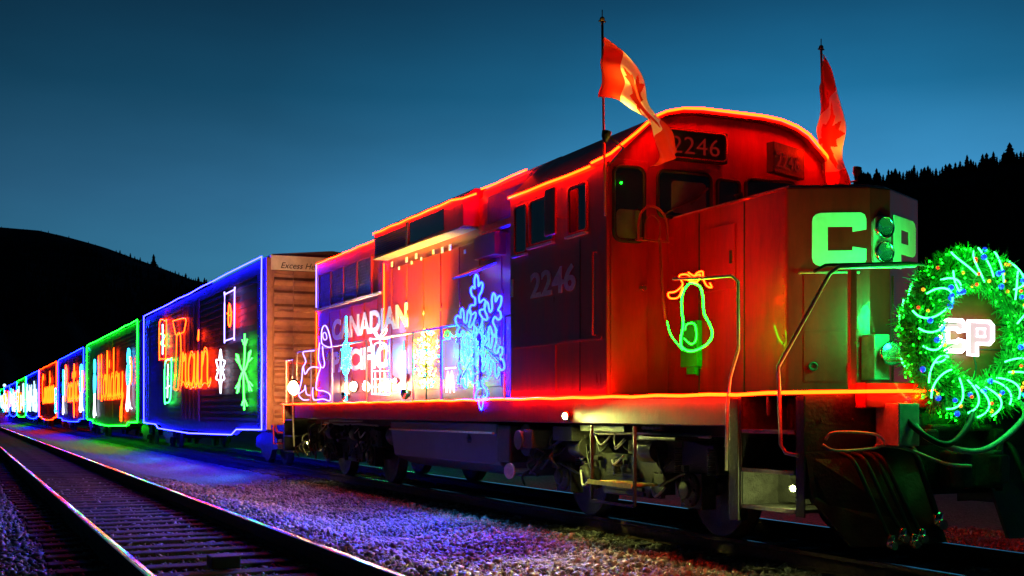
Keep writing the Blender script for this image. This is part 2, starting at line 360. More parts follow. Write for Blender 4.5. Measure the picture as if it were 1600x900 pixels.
# ------------------------------------------------------------------ tracks
def rail_profile(xc, z):
    # head, web, foot
    return [(xc - 0.036, z), (xc - 0.038, z - 0.035), (xc - 0.009, z - 0.05), (xc - 0.009, z - 0.14), (xc - 0.07, z - 0.155), (xc - 0.07, z - 0.165),
            (xc + 0.07, z - 0.165), (xc + 0.07, z - 0.155), (xc + 0.009, z - 0.14), (xc + 0.009, z - 0.05), (xc + 0.038, z - 0.035), (xc + 0.036, z)]
def track(name, xc, z, y0, y1, label, nties, ty0):
    r = empty(name, (xc, y0, z), label, 'railway track')
    for s_ in (-1, 1):
        xr = xc + s_ * 0.797
        ra = MB().prism(rail_profile(xr, z), y0, y1).build('rail', rust, r)
        head = [(xr - 0.034, z + 0.003), (xr - 0.024, z + 0.007), (xr, z + 0.009), (xr + 0.024, z + 0.007), (xr + 0.034, z + 0.003)]
        MB().prism(head, y0, y1).build('rail_head', steel, ra)
    tb = MB().box(xc - 1.3, xc + 1.3, -0.115, 0.115, z - 0.30, z - 0.168)
    first = tb.build('wooden_tie', tie, r, bevel=0.012)
    first.location = (0, 0, 0)
    for s_ in (-1, 1):
        pl = MB().box(xc + s_ * 0.797 - 0.15, xc + s_ * 0.797 + 0.15, -0.09, 0.09, z - 0.168, z - 0.158)
        for q in (-0.095, 0.095): pl.cyl((xc + s_ * 0.797 + q, 0.05, z - 0.15), (0, 0, 1), 0.014, 0.03, 6)
        pl.build('tie_plate', rust, first)
    for k in range(nties):
        y = ty0 + k * 0.55 + random.uniform(-0.02, 0.02)
        if k == 0: c = first
        else: c = copy_tree(first, r)
        c.location = (random.uniform(-0.04, 0.04), y, random.uniform(-0.008, 0.004)); c.rotation_euler = (0, 0, random.uniform(-0.012, 0.012))
    m = MB()
    for k in range(300):
        y = ty0 + (nties + k) * 0.55; m.box(xc - 1.3, xc + 1.3, y - 0.115, y + 0.115, z - 0.30, z - 0.17)
    o = m.build('distant_ties', tie, r); o['kind'] = 'stuff'
    return r
track('railway_track', NT, NZ, -4, 700, 'empty railway track with shiny rails in the left foreground', 95, 3.0)
track('railway_track', TT, 0.0, -4, 700, 'railway track under the decorated train', 60, 1.0)
o = MB().box(1.64, 1.88, 7.38, 7.62, NZ - 0.165, NZ - 0.06).build('wooden_block', rubber, bevel=0.01)
o.location = (0, 0, 0)
p = px(352, 888, 2.05); 
for vv in o.data.vertices: pass
o.location = (p[0] - 1.775, p[1] - 7.5, 0)
tag(o, 'small black block lying on the ties between the empty rails', 'block')

# ------------------------------------------------------------------ hills and skyline trees
left = [(-900, 300), (-400, 300), (-100, 296), (0, 288), (60, 283), (100, 274), (130, 266), (165, 256), (200, 243), (250, 225), (300, 206), (345, 196), (400, 180), (470, 150), (560, 110), (700, 70), (900, 55),
        (1050, 80), (1150, 170), (1240, 300), (1290, 345), (1340, 358), (1430, 364), (1500, 374), (1560, 386), (1600, 394), (1750, 430), (2000, 470), (2600, 500)]
def ridge(x):
    for (a, ha), (b, hb) in zip(left, left[1:]):
        if a <= x <= b: return ha + (hb - ha) * (x - a) / (b - a)
    return 300
RD = 900.0
def hill_pt(x, frac):
    d = 160 + (RD - 160) * frac
    s_ = frac ** 1.7
    h = ridge(x) / FPX * RD * s_
    h += (math.sin(x * 0.043 + frac * 9) * 3 + math.sin(x * 0.11 + frac * 5) * 1.6) * frac * (1 - frac) * 3
    lat = (x - 800) / FPX * d
    return (d * SA + lat * CA, d * CA - lat * SA, -0.7 + (h + HC + 0.7) * (1 if frac > 0 else 0))
v = []; f = []; cols = list(range(-900, 2601, 12)); rows = 22
for k in range(rows):
    for x in cols: v.append(hill_pt(x, k / (rows - 4)) if k < rows - 3 else tuple(Vector(hill_pt(x, 1)) + Vector((SA, CA, -0.35 - 0.1 * (k - rows + 3))) * 120 * (k - rows + 4)))
nc = len(cols)
f = [(j * nc + i, j * nc + i + 1, (j + 1) * nc + i + 1, (j + 1) * nc + i) for j in range(rows - 1) for i in range(nc - 1)]
structure(MB().add(v, f, True).build('hills', hillm))

def conifer_mesh(seed, H=1.0):
    rr = random.Random(seed); m = MB(); n = 9
    tiers = 11
    for k in range(tiers):
        z0 = 0.10 + 0.86 * k / tiers; rad = (1 - z0) ** 0.8 * 0.20 * rr.uniform(0.7, 1.25) + 0.012
        v = [(rr.uniform(-.004, .004), rr.uniform(-.004, .004), min(1.0, z0 + 0.20))]
        for i in range(n):
            a = 2 * math.pi * (i + rr.random() * 0.5) / n; q = rad * (rr.uniform(0.45, 0.7) if i % 2 else rr.uniform(0.85, 1.2))
            v.append((q * math.cos(a), q * math.sin(a), z0 - rr.uniform(0, 0.03)))
        m.add(v, [(0, i + 1, (i + 1) % n + 1) for i in range(n)])
    m.v = [tuple(c * H for c in p) for p in m.v]
    return m
protos = []
for s_ in range(5):
    o = conifer_mesh(s_ + 3).build('conifer_tree', needles, fix=False)
    tk = MB().cyl((0, 0, 0.1), (0, 0, 1), 0.018, 0.35, 7, r2=0.008).build('trunk', bark, o)
    protos.append(o)
used = set()
def plant(x, back, hpx, label, group=None):
    k = random.randrange(5); src = protos[k]
    o = src if k not in used else copy_tree(src); used.add(k)
    q = hill_pt(x, 1 - back); o.location = (q[0], q[1], q[2] - hpx / FPX * RD * 0.15)
    s_ = hpx / FPX * RD * 1.1
    q_ = random.uniform(1.0, 1.9); o.scale = (s_ * q_, s_ * q_, s_); o.rotation_euler = (random.uniform(-0.04, 0.04), random.uniform(-0.04, 0.04), random.uniform(0, 6))
    tag(o, label, 'tree', group)
x = 1338
while x < 1606:
    plant(x, random.uniform(0, 0.02), random.choice((13, 16, 18, 20, 24)), 'dark conifer in the row on the right skyline ridge', 'conifers on the right ridge'); x += random.uniform(3.2, 6.5)
plant(1578, 0, 33, 'tallest dark conifer on the right skyline, near the picture edge')
plant(1511, 0, 27, 'lone spiky conifer standing above the middle of the right ridge')
x = -6
while x < 345:
    plant(x, random.uniform(0, 0.02), random.choice((2, 3, 3, 4)) if x < 180 else random.choice((3, 4, 5, 6, 9)), 'small dark conifer in the row on the left skyline ridge', 'conifers on the left ridge'); x += random.uniform(5, 14) if x < 180 else random.uniform(2.5, 6)
plant(240, 0, 19, 'tallest dark conifer on the descending left ridge')
# forest mass below the skyline
m = MB()
for k in range(2600):
    side = random.random() < 0.55
    x = random.uniform(1330, 1620) if side else random.uniform(-20, 400); fr = random.uniform(0.5, 0.93)
    q = hill_pt(x, fr); d = (160 + (RD - 160) * fr); h = random.uniform(7, 10) if side else random.uniform(4, 6); r0 = h * 0.2; a0 = random.random() * 6
    vs = [(q[0], q[1], q[2] + h)] + [(q[0] + r0 * math.cos(a0 + i * 1.257), q[1] + r0 * math.sin(a0 + i * 1.257), q[2] - 1) for i in range(5)]
    m.add(vs, [(0, i + 1, (i + 1) % 5 + 1) for i in range(5)])
o = m.build('forest', needles, fix=False); tag(o, 'black conifer forest covering the slopes of both hills', 'forest', kind='stuff')

# ------------------------------------------------------------------ locomotive
XN, XF = 6.30, 9.40            # near and far side of cab and frame
WZ = 1.437                     # walkway height
YF, YR = 8.10, 25.6            # front and rear of the frame
HX0, HX1 = 6.85, 8.85          # long hood sides
CY0, CY1 = 11.4, 13.9          # cab front and rear
loco = empty('locomotive', (TT, 16.5, 0), 'large red diesel locomotive trimmed with glowing red rope lights, heading the train', 'locomotive')
MB().box(XN + 0.02, XF - 0.02, YF + 0.95, YR - 0.85, WZ - 0.30, WZ - 0.03).box(XN + 0.5, XF - 0.5, YF + 0.02, YR - 0.02, WZ - 0.42, WZ - 0.04).build('frame', mat('maroon_sill_glow', (0.13, 0.006, 0.006), 0.4, var=0.4, vscale=5, bump=0.15, bscale=12, rvar=0.1), loco, bevel=0.01)  # maroon base colour carries the red glow of the rope light
wk = MB()
wk.box(XN, XF, YF, YR, WZ - 0.03, WZ)
for k in range(34):
    y = YF + 0.5 + k * 0.5
    wk.box(XN + 0.035, XN + 0.055, y, y + 0.03, WZ - 0.2, WZ - 0.031)
wk.build('walkway', black, loco)
# long hood
def roofprof(x0, x1, z0, zt, c=0.28, d=0.14):
    return [(x0, z0), (x0, zt - d), (x0 + c, zt), (x1 - c, zt), (x1, zt - d), (x1, z0)]
MB().prism(roofprof(HX0, HX1, WZ, 4.48), 13.9, 24.9).build('long_hood', red, loco, bevel=0.015)
hood = loco.children[-1]
# rear radiator screens, four tall panels with frame
fr = MB(); y = 24.72
for k in range(4):
    pn = MB().box(HX0 - 0.012, HX0 + 0.02, y - 0.83, y - 0.05, 3.46, 4.08)
    for q in range(11): pn.box(HX0 - 0.02, HX0 - 0.008, y - 0.82, y - 0.06, 3.48 + q * 0.054, 3.495 + q * 0.054)
    pn.build('radiator_screen', louvre, hood)
    fr.box(HX0 - 0.03, HX0, y - 0.05, y, 3.4, 4.12); y -= 0.88
fr.box(HX0 - 0.03, HX0, y - 0.05, y, 3.4, 4.12).box(HX0 - 0.034, HX0, y - 0.05, 24.72, 4.09, 4.13)
fr.build('screen_frame', red, hood)
MB().box(HX0 - 0.06, HX0, 20.6, 24.85, 3.36, 3.40).build('trim_rail', cream, hood)
# hood doors, each a raised panel with latches
y = 24.7; k = 0
while y > 14.4:
    w = 0.78
    top = 3.28 if y > 20.9 else (3.74 if y > 16.3 else 3.7)
    d = MB().box(HX0 - 0.022, HX0, y - w + 0.02, y - 0.02, WZ + 0.18, top).build('hood_door', red, hood, bevel=0.008)
    h = MB().box(HX0 - 0.045, HX0 - 0.02, y - w + 0.06, y - w + 0.10, 2.3, 2.46)
    for zz in (WZ + 0.4, 2.9): MB().cyl((HX0 - 0.03, y - 0.05, zz), (0, 0, 1), 0.014, 0.12, 8).build('hinge', red, d)
    h.build('latch', chrome, d)
    y -= w; k += 1
# blower housing that stands out from the hood
BX = 6.60
MB().prism([(BX, 3.94), (BX, 4.36), (BX + 0.2, 4.50), (9.10 - 0.2, 4.50), (9.10, 4.36), (9.10, 3.94)], 16.2, 20.3).build('blower_housing', red, loco, bevel=0.012)
bh = loco.children[-1]
lv = MB()
for q in range(9): lv.box(BX - 0.02, BX - 0.002, 18.6, 20.2, 3.97 + q * 0.036, 3.983 + q * 0.036)
lv.box(BX - 0.03, BX, 18.5, 18.58, 3.95, 4.33)
lv.build('louvre_grille', grime, bh)
MB().box(BX - 0.006, BX, 16.95, 18.45, 3.98, 4.30).build('dark_grille', glass, bh)
MB().box(BX - 0.03, HX0, 16.25, 20.3, 3.915, 3.938).build('drip_tray', louvre, bh)
MB().box(7.4, 8.3, 17, 19.6, 4.5, 4.56).build('roof_hatch', red, bh, bevel=0.01)
# dynamic brake hump / intake between blower and cab
MB().prism([(6.78, 3.80), (6.78, 4.40), (7.05, 4.55), (8.65, 4.55), (8.92, 4.40), (8.92, 3.80)], 13.95, 15.9).build('air_intake', redc, loco, bevel=0.012)
ai = loco.children[-1]
MB().box(6.768, 6.78, 14.15, 15.7, 3.9, 4.28).build('intake_screen', grime, ai)
MB().box(6.74, 6.80, 13.96, 15.9, 3.775, 3.797).build('trim_rail', handm, ai)
# exhaust stack and fans
for yy in (21.8, 23.4): MB().cyl((7.85, yy, 4.52), (0, 0, 1), 0.55, 0.10, 28).build('cooling_fan', grime, hood)
# marker squares along the top of the doors
for xx, yy, sz in ((612, 409, .085), (623, 417, .05), (635, 402, .085), (643, 408, .05), (650, 396, .085), (658, 402, .05), (677, 390, .07), (691, 386, .09), (703, 382, .09), (726, 390, .06)):
    p = px(xx, yy, HX0 - 0.03); MB().box(HX0 - 0.034, HX0 - 0.023, p[1] - sz / 2, p[1] + sz / 2, min(p[2], 3.88) - sz, min(p[2], 3.88)).build('marker_plate', white, hood)
# angled plate and box beside the snowflake
p = px(738, 420, 6.6)
MB().add([(6.42, p[1] + 0.32, 3.18), (6.42, p[1] - 0.32, 3.18), (6.83, p[1] - 0.32, 3.36), (6.83, p[1] + 0.32, 3.36),
          (6.42, p[1] + 0.32, 3.15), (6.42, p[1] - 0.32, 3.15), (6.83, p[1] - 0.32, 3.33), (6.83, p[1] + 0.32, 3.33)],
         [(0, 1, 2, 3), (7, 6, 5, 4), (0, 4, 5, 1), (1, 5, 6, 2), (2, 6, 7, 3), (3, 7, 4, 0)]).build('vent_cover', white, hood)
MB().box(6.66, 6.85, 15.2, 15.95, 3.42, 3.74).build('equipment_box', red, hood, bevel=0.01)
# writing on the hood
def side_word(name, word, x0, x1, ybot, h, X, m, parent, off=0.0):
    a = px(x0, ybot, X); b_ = px(x1, ybot, X)
    o = text(name, word, (0, 0, 0), Matrix.Identity(3), 1.0, m, None, ext=0.004, off=off)
    w = max(vv.co.x for vv in o.data.vertices) - min(vv.co.x for vv in o.data.vertices); xm = min(vv.co.x for vv in o.data.vertices)
    hh = max(vv.co.y for vv in o.data.vertices) - min(vv.co.y for vv in o.data.vertices); ym = min(vv.co.y for vv in o.data.vertices)
    W = a[1] - b_[1]
    o.data.transform(Matrix.Translation((X, a[1], a[2])) @ SIDE.to_4x4() @ Matrix.Diagonal((W / w, h / hh, 1, 1)) @ Matrix.Translation((-xm, -ym, 0)))
    o.parent = parent; o.matrix_parent_inverse = Matrix.Translation(-world_loc(parent))
    return o
side_word('lettering', 'CANADIAN', 519, 637, 533, 0.42, HX0 - 0.03, white, hood, off=0.042)
side_word('lettering', 'PACIFIC', 519, 607, 583, 0.42, HX0 - 0.03, white, hood, off=0.042)

# cab
CX0, CX1 = XN, XF
arch = [(CX0, 3.93), (6.60, 4.21), (6.82, 4.40), (6.98, 4.475), (7.20, 4.53), (7.45, 4.55)]
arch = arch + [(2 * TT - a, b) for a, b in reversed(arch)]
cprof = [(CX0, WZ)] + arch + [(CX1, WZ)]
MB().prism(cprof, CY0, CY1).build('cab', redc, loco, bevel=0.015)
cab = loco.children[-1]
rv = MB()
for (a, b_) in zip(arch, arch[1:]):
    rv.add([(a[0], CY0 - 0.10, a[1] + 0.004), (b_[0], CY0 - 0.10, b_[1] + 0.004), (b_[0], CY1 + 0.04, b_[1] + 0.004), (a[0], CY1 + 0.04, a[1] + 0.004),
            (a[0], CY0 - 0.10, a[1] + 0.035), (b_[0], CY0 - 0.10, b_[1] + 0.035), (b_[0], CY1 + 0.04, b_[1] + 0.035), (a[0], CY1 + 0.04, a[1] + 0.035)],
           [(0, 3, 2, 1), (4, 5, 6, 7), (0, 1, 5, 4), (1, 2, 6, 5), (2, 3, 7, 6), (3, 0, 4, 7)])
rv.build('cab_roof', redc, cab)
def rrect(y0, y1, z0, z1, r, n=5):
    pts = []
    for cx, cz, a0 in ((y1 - r, z1 - r, 0), (y0 + r, z1 - r, 90), (y0 + r, z0 + r, 180), (y1 - r, z0 + r, 270)):
        for k in range(n + 1):
            a = R(a0 + 90 * k / n); pts.append((cx + r * math.cos(a), cz + r * math.sin(a)))
    return pts
def side_window(xa, xb, z0, z1, nm='side_window'):
    ya = px(xa, 500, XN)[1]; yb = px(xb, 500, XN)[1]
    w = MB().prism(rrect(yb, ya, z0, z1, 0.05), XN - 0.006, XN + 0.01, 'X').build(nm, glass, cab)
    MB().tube([(XN - 0.008, p[0], p[1]) for p in rrect(yb, ya, z0, z1, 0.05)], 0.016, 6, True).build('window_frame', redn, w)
    MB().box(XN - 0.05, XN, yb - 0.02, ya + 0.02, z0 - 0.045, z0 - 0.02).build('window_sill', handm, w)
side_window(805, 824, 3.22, 3.80)
side_window(829, 866, 3.27, 3.80)
side_window(889, 918, 3.27, 3.80)
y_ = px(878, 400, XN)[1]
MB().box(XN - 0.16, XN - 0.13, y_ - 0.14, y_ + 0.14, 3.28, 3.82).box(XN - 0.14, XN, y_ + 0.1, y_ + 0.13, 3.5, 3.53).build('wind_deflector', redn, cab, bevel=0.02)
# front wall fittings (plane Y = CY0)
def front_win(x0, x1, z0, z1, r=0.08, nm='windshield'):
    w = MB().prism(rrect(x0, x1, z0, z1, r), CY0 - 0.008, CY0 + 0.01, 'Y').build(nm, glass, cab)
    MB().tube([(p[0], CY0 - 0.01, p[1]) for p in rrect(x0, x1, z0, z1, r)], 0.020, 6, True).build('window_frame', rubber, w)
    return w
dr = MB().box(6.34, 6.80, CY0 - 0.02, CY0, WZ + 0.03, 3.98).build('cab_door', redc, cab, bevel=0.008)
w_ = MB().prism(rrect(6.37, 6.75, 3.10, 3.90, 0.09), CY0 - 0.03, CY0 - 0.018, 'Y').build('door_window', glass, cab)
MB().tube([(p[0], CY0 - 0.03, p[1]) for p in rrect(6.37, 6.75, 3.10, 3.90, 0.09)], 0.02, 6, True).build('window_frame', rubber, w_)
MB().cyl((6.72, CY0 - 0.05, 2.6), (0, 1, 0), 0.03, 0.06, 10).box(6.66, 6.74, CY0 - 0.08, CY0 - 0.06, 2.58, 2.62).build('door_handle', chrome, dr)
front_win(6.93, 7.62, 3.40, 3.90)
front_win(8.08, 8.78, 3.40, 3.90)
front_win(7.70, 8.00, 3.48, 3.86, 0.05)
pane_grey = mat('grey_window_patch', (0.10, 0.11, 0.13), 0.35, var=0.3, vscale=5)  # paler rectangles laid on two of the panes
MB().prism(rrect(6.40, 6.72, 3.13, 3.44, 0.06), CY0 - 0.034, CY0 - 0.031, 'Y').build('pane_patch', pane_grey, w_)
MB().prism(rrect(7.10, 7.55, 3.45, 3.80, 0.05), CY0 - 0.013, CY0 - 0.010, 'Y').build('pane_patch', pane_grey, cab)
MB().ball((6.46, CY0 - 0.035, 3.72), 0.011, 8, 6).build('indicator_light', E_GRN, cab)
for a, b_ in (((7.0, 3.42), (7.45, 3.66)), ((8.15, 3.42), (8.6, 3.66))):
    MB().tube([(a[0], CY0 - 0.05, a[1]), (b_[0], CY0 - 0.04, b_[1])], 0.009, 6).tube([(b_[0] - 0.12, CY0 - 0.045, b_[1] - 0.11), (b_[0] + 0.1, CY0 - 0.045, b_[1] + 0.08)], 0.013, 6).build('wiper', rubber, cab)
nb = MB().box(6.98, 7.78, CY0 - 0.10, CY0, 4.02, 4.36).build('number_board', black, cab, bevel=0.01)
text('number', '2246', (7.03, CY0 - 0.112, 4.085), FRONT, 0.27, E_NUM, nb, sx=1.15, off=-0.002, spacing=1.05)
MB().tube([(p[0], CY0 - 0.105, p[1]) for p in rrect(7.0, 7.76, 4.04, 4.34, 0.05)], 0.008, 5, True).build('board_rim', redn, nb)
nbm = Matrix.Rotation(R(22), 3, 'Z')
o = MB().box(-0.33, 0.33, -0.05, 0.05, -0.17, 0.17).build('number_board', black, None, bevel=0.01)
t2 = text('number', '2246', (-0.29, -0.062, -0.105), FRONT, 0.25, E_NUM, None, sx=1.0, off=-0.002)
for q in (o, t2): q.data.transform(Matrix.Translation((8.52, CY0 - 0.16, 4.10)) @ nbm.to_4x4()); q.parent = cab; q.matrix_parent_inverse = Matrix.Translation(-world_loc(cab))
t2.parent = o; t2.matrix_parent_inverse = Matrix.Translation(-world_loc(o))
# bell, horn and camera seen over the nose
MB().ball((8.30, CY0 - 0.75, 3.50), 0.065).cyl((8.30, CY0 - 0.75, 3.42), (0, 0, 1), 0.02, 0.12).build('nose_camera', chrome, loco)
hn = MB()
for k, (xx, ll) in enumerate(((7.62, 0.42), (7.75, 0.34), (7.88, 0.27))): hn.cyl((xx, 12.3 - ll / 2, 4.66), (0, -1, 0), 0.02, ll, 14, r2=0.06)
hn.box(7.55, 7.95, 12.25, 12.35, 4.57, 4.68).build('air_horn', grime, loco)
side_word('cab_number', '2246', 829, 899, 467, 0.31, XN - 0.008, mat('faded_number_paint', (0.70, 0.62, 0.56), 0.6, var=0.25, vscale=14), cab, off=0.02)
# cab panel seams and battery box
MB().box(XN - 0.012, XN, CY0 + 0.1, CY1 - 0.1, 2.05, 2.08).box(XN - 0.012, XN, 12.6, 12.63, WZ + .05, 2.05).build('panel_seam', redc, cab)
MB().box(XN + 0.24, HX0 - 0.024, 13.92, 14.6, WZ, 2.35).build('battery_box', redc, loco, bevel=0.012)
p = px(795, 446, XN); MB().box(XN - 0.01, XN, CY1 - 0.10, CY1 - 0.03, 2.70, 2.92).build('fuel_label', E_PUR if False else white, cab)

# nose
NP = [(7.05, CY0), (7.05, 9.29), (7.73, 8.93), (7.97, 8.93), (8.65, 9.29), (8.65, CY0)]
NTZ = 3.37
MB().prism(NP, WZ, NTZ, 'Z').build('nose', redn, loco, bevel=0.02)
nose = loco.children[-1]
NI = [(7.11, CY0 + .0), (7.11, 9.33), (7.75, 8.99), (7.95, 8.99), (8.59, 9.33), (8.59, CY0)]
MB().prism(NI, NTZ + 0.002, NTZ + 0.03, 'Z').build('nose_top', greyl, nose, bevel=0.01)
def facet(a, b_):
    a = Vector((*a, 0)); b_ = Vector((*b_, 0)); u = (b_ - a).normalized(); n = Vector((u.y, -u.x, 0))
    return a, u, n
def on_facet(fc, uu, z, off=0.0): a, u, n = fc; q = a + u * uu + n * off; return (q.x, q.y, z)
FL = facet(NP[1], NP[2]); FRt = facet(NP[3], NP[4])
def facet_poly(name, fc, pts, m, parent, t0=0.004, t1=0.010):
    n = len(pts)
    v = [on_facet(fc, a, z, t1) for a, z in pts] + [on_facet(fc, a, z, t0) for a, z in pts]
    return MB().add(v, [tuple(range(n)), tuple(range(2 * n - 1, n - 1, -1))] + [(i, i + n, (i + 1) % n + n, (i + 1) % n) for i in range(n)]).build(name, m, parent)
def C_pts(u0, u1, z0, z1):
    W, H = u1 - u0, z1 - z0
    raw = [(1, .68), (.745, .64), (.745, .735), (.29, .735), (.29, .29), (.745, .29), (.745, .365), (1, .32), (1, .12), (.97, .04), (.9, 0), (.16, 0), (.07, .03), (.02, .08), (0, .16), (0, .84), (.02, .92), (.07, .97), (.16, 1), (.9, 1), (.97, .96), (1, .88)]
    return [(u0 + a * W, z0 + b * H) for a, b in raw]
facet_poly('letter_c', FL, C_pts(0.235, 0.735, 2.625, 3.125), white, nose)
def P_pts(u0, u1, z0, z1):
    W, H = u1 - u0, z1 - z0
    raw = [(0, 0), (.33, 0), (.33, .29), (.86, .29), (.95, .33), (1, .40), (1, .88), (.95, .96), (.86, 1), (0, 1), (0, .5), (.33, .5), (.33, .76), (.68, .76), (.68, .5), (.33, .4999), (0, .4999)]
    return [(u0 + a * W, z0 + b * H) for a, b in raw]
facet_poly('letter_p', FRt, P_pts(0.07, 0.67, 2.63, 3.13), white, nose)
# central headlight housing
hb = MB().prism(rrect(7.745, 7.955, 2.62, 3.10, 0.09), 8.90, 8.93, 'Y').build('headlight_housing', greyl, nose)
for zz in (2.985, 2.755):
    hl = MB().lathe((7.85, 8.90, zz), (0, -1, 0), [(0.100, 0.0), (0.104, 0.05), (0.092, 0.055), (0.088, 0.03)]).build('headlight', chrome, nose)
    MB().lathe((7.85, 8.90, zz), (0, -1, 0), [(0.0, 0.012), (0.05, 0.02), (0.088, 0.032)]).build('lens', lensm, hl)
# nose door, panels, lower light
pn = [(0.10, 1.50), (0.10, 2.52), (0.68, 2.52), (0.68, 1.50)]
facet_poly('nose_panel', FL, [(0.16, 1.55), (0.16, 2.0), (0.70, 2.0), (0.70, 1.55)], redn, nose, 0.001, 0.014)
facet_poly('nose_panel', FL, [(0.16, 2.03), (0.16, 2.55), (0.70, 2.55), (0.70, 2.03)], redn, nose, 0.001, 0.014)
facet_poly('nose_panel', FRt, [(0.06, 1.55), (0.06, 2.55), (0.68, 2.55), (0.68, 1.55)], redn, nose, 0.001, 0.014)
for uu in (0.24, 0.60):
    q = on_facet(FL, uu, 1.69, 0.03); MB().lathe(q, tuple(FL[2]), [(0.015, 0.0), (0.045, 0.0), (0.045, 0.02), (0.03, 0.025), (0.03, 0.005)], 14).build('panel_latch', grime, nose)
q = on_facet(FL, 0.2, 2.58, 0.02); MB().tube([on_facet(FL, 0.12, 2.56, 0.02), on_facet(FL, 0.12, 2.56, 0.07), on_facet(FL, 0.66, 2.56, 0.07), on_facet(FL, 0.66, 2.56, 0.02)], 0.012).build('grab_iron', handm, nose)
MB().box(7.62, 7.80, 8.74, 8.925, 1.56, 1.98).build('lamp_bracket', louvre, nose, bevel=0.01)
ll = MB().lathe((7.73, 8.66, 1.80), (-0.25, -1, 0), [(0.06, -0.1), (0.105, 0.0), (0.112, 0.04), (0.10, 0.045)]).build('nose_lamp', chrome, nose)
MB().lathe((7.73, 8.66, 1.80), (-0.25, -1, 0), [(0.0, 0.055), (0.06, 0.05), (0.10, 0.035)]).build('lens', lensm, ll)
# F mark
facet_f = MB()
q = px(1088, 578, 7.04)
for a in ((0, .03, 0, .17), (.03, .10, .14, .17), (.03, .08, .07, .095)): facet_f.box(7.036, 7.046, q[1] - a[1], q[1] - a[0], q[2] - 0.06 + a[2], q[2] - 0.06 + a[3])
green_lit = mat('green_light_tint', (0.01, 0.62, 0.05), 0.5, var=0.2)  # bulb figure's green light put into the colour of mark and box
facet_f.build('front_mark', green_lit, nose)
MB().box(6.98, 7.05, q[1] - 0.10, q[1] + 0.22, 1.74, 2.22).box(6.99, 7.05, q[1] - 0.04, q[1] + 0.12, 1.66, 1.741).build('junction_box', green_lit, nose, bevel=0.01)

for yy in (9.95, 10.75): MB().box(7.042, 7.05, yy, yy + 0.012, WZ + 0.02, NTZ - 0.03).build('panel_seam', rubber, nose)
rv_ = MB()
for k in range(24):
    for yy in (9.34, 11.3): rv_.cyl((7.047, yy, WZ + 0.08 + k * 0.078), (1, 0, 0), 0.008, 0.01, 6)
rv_.build('rivet_rows', redn, nose)
ht = MB().box(7.03, 7.05, 10.1, 10.62, 2.5, 3.15).build('side_hatch', redn, nose, bevel=0.006)
MB().box(7.015, 7.03, 10.14, 10.17, 2.75, 2.88).build('latch', grime, ht)
MB().box(XN - 0.006, XN, 12.0, 12.012, WZ + .05, 3.2).build('panel_seam', rubber, cab)
MB().tube([(XN, 11.62, 2.1), (XN - 0.05, 11.62, 2.1), (XN - 0.05, 11.62, 3.0), (XN, 11.62, 3.0)], 0.011, 6).build('grab_iron', redc, cab)
# front end: anticlimber, pilot, plow, steps, coupler, hoses
MB().box(XN + 0.55, XF - 0.55, YF - 0.14, YF - 0.001, WZ - 0.14, WZ + 0.08).build('anticlimber', redn, loco, bevel=0.012)
PZ = 0.16
for s_, xa, xb in ((1, XN + 0.02, 7.50), (-1, XF - 0.02, 8.20)):
    MB().add([(xa, YF - 0.02, WZ - 0.5), (xb, YF - 0.02, WZ - 0.5), (xb, YF - 0.38, PZ + 0.02), (xa + s_ * 0.32, YF - 0.22, PZ), (xa + s_ * .04, YF - 0.06, 0.55),
              (xa, YF + 0.0, WZ - 0.5), (xb, YF + 0.0, WZ - 0.5), (xb, YF - 0.34, PZ + 0.02), (xa + s_ * 0.32, YF - 0.18, PZ), (xa + s_ * .04, YF - 0.03, 0.55)],
             [(0, 1, 2, 3, 4), (9, 8, 7, 6, 5)] + [(i, i + 5, (i + 1) % 5 + 5, (i + 1) % 5) for i in range(5)]).build('snow_plow', black, loco)
MB().box(XN + 0.02, XF - 0.02, YF + 0.0, YF + 0.06, 0.55, WZ - 0.03).build('end_plate', black, loco)
MB().box(7.45, 8.25, YF - 0.1, YF - 0.001, 0.62, 1.28).build('coupler_pocket', grime, loco, bevel=0.02)
cp = MB().box(7.74, 7.96, YF - 0.22, YF - 0.1, 0.66, 0.90)
cp.prism([(7.58, YF - 0.20), (7.56, YF - 0.36), (7.64, YF - 0.44), (7.74, YF - 0.42), (7.80, YF - 0.32), (7.90, YF - 0.30), (8.00, YF - 0.42), (8.12, YF - 0.40), (8.16, YF - 0.26), (8.10, YF - 0.18), (7.96, YF - 0.14), (7.74, YF - 0.14)], 0.62, 0.94, 'Z')
cp.build('coupler', grime, loco, bevel=0.025)
MB().prism([(7.96, YF - 0.38), (8.02, YF - 0.46), (8.14, YF - 0.44), (8.17, YF - 0.34), (8.06, YF - 0.33)], 0.66, 0.90, 'Z').cyl((8.12, YF - 0.34, 0.80), (0, 0, 1), 0.035, 0.42, 10).build('coupler_knuckle', grime, loco, bevel=0.012)
MB().box(7.42, 7.55, YF - 0.24, YF - 0.1, 0.98, 1.12).box(8.18, 8.30, YF - 0.24, YF - 0.1, 0.98, 1.12).box(7.5, 8.2, YF - 0.20, YF - 0.1, 1.10, 1.16).build('buffer_block', grime, loco, bevel=0.02)
MB().box(7.05, 7.28, YF - 0.30, YF - 0.02, 0.98, 1.34).build('end_bracket', greyl, loco, bevel=0.015)
for xx in (7.30, 8.42):
    ah = MB().tube(smooth([(xx, YF - 0.03, 1.0), (xx, YF - 0.20, 0.95), (xx + 0.05, YF - 0.32, 0.62), (xx + 0.12, YF - 0.34, 0.42)], 5), 0.026, 8).build('air_hose', rubber, loco)
    MB().cyl((xx + 0.13, YF - 0.34, 0.37), (0.3, 0, 1), 0.04, 0.12, 12).cyl((xx + 0.15, YF - 0.37, 0.33), (0, 1, 0), 0.045, 0.05, 12).build('hose_coupling', chrome, ah)
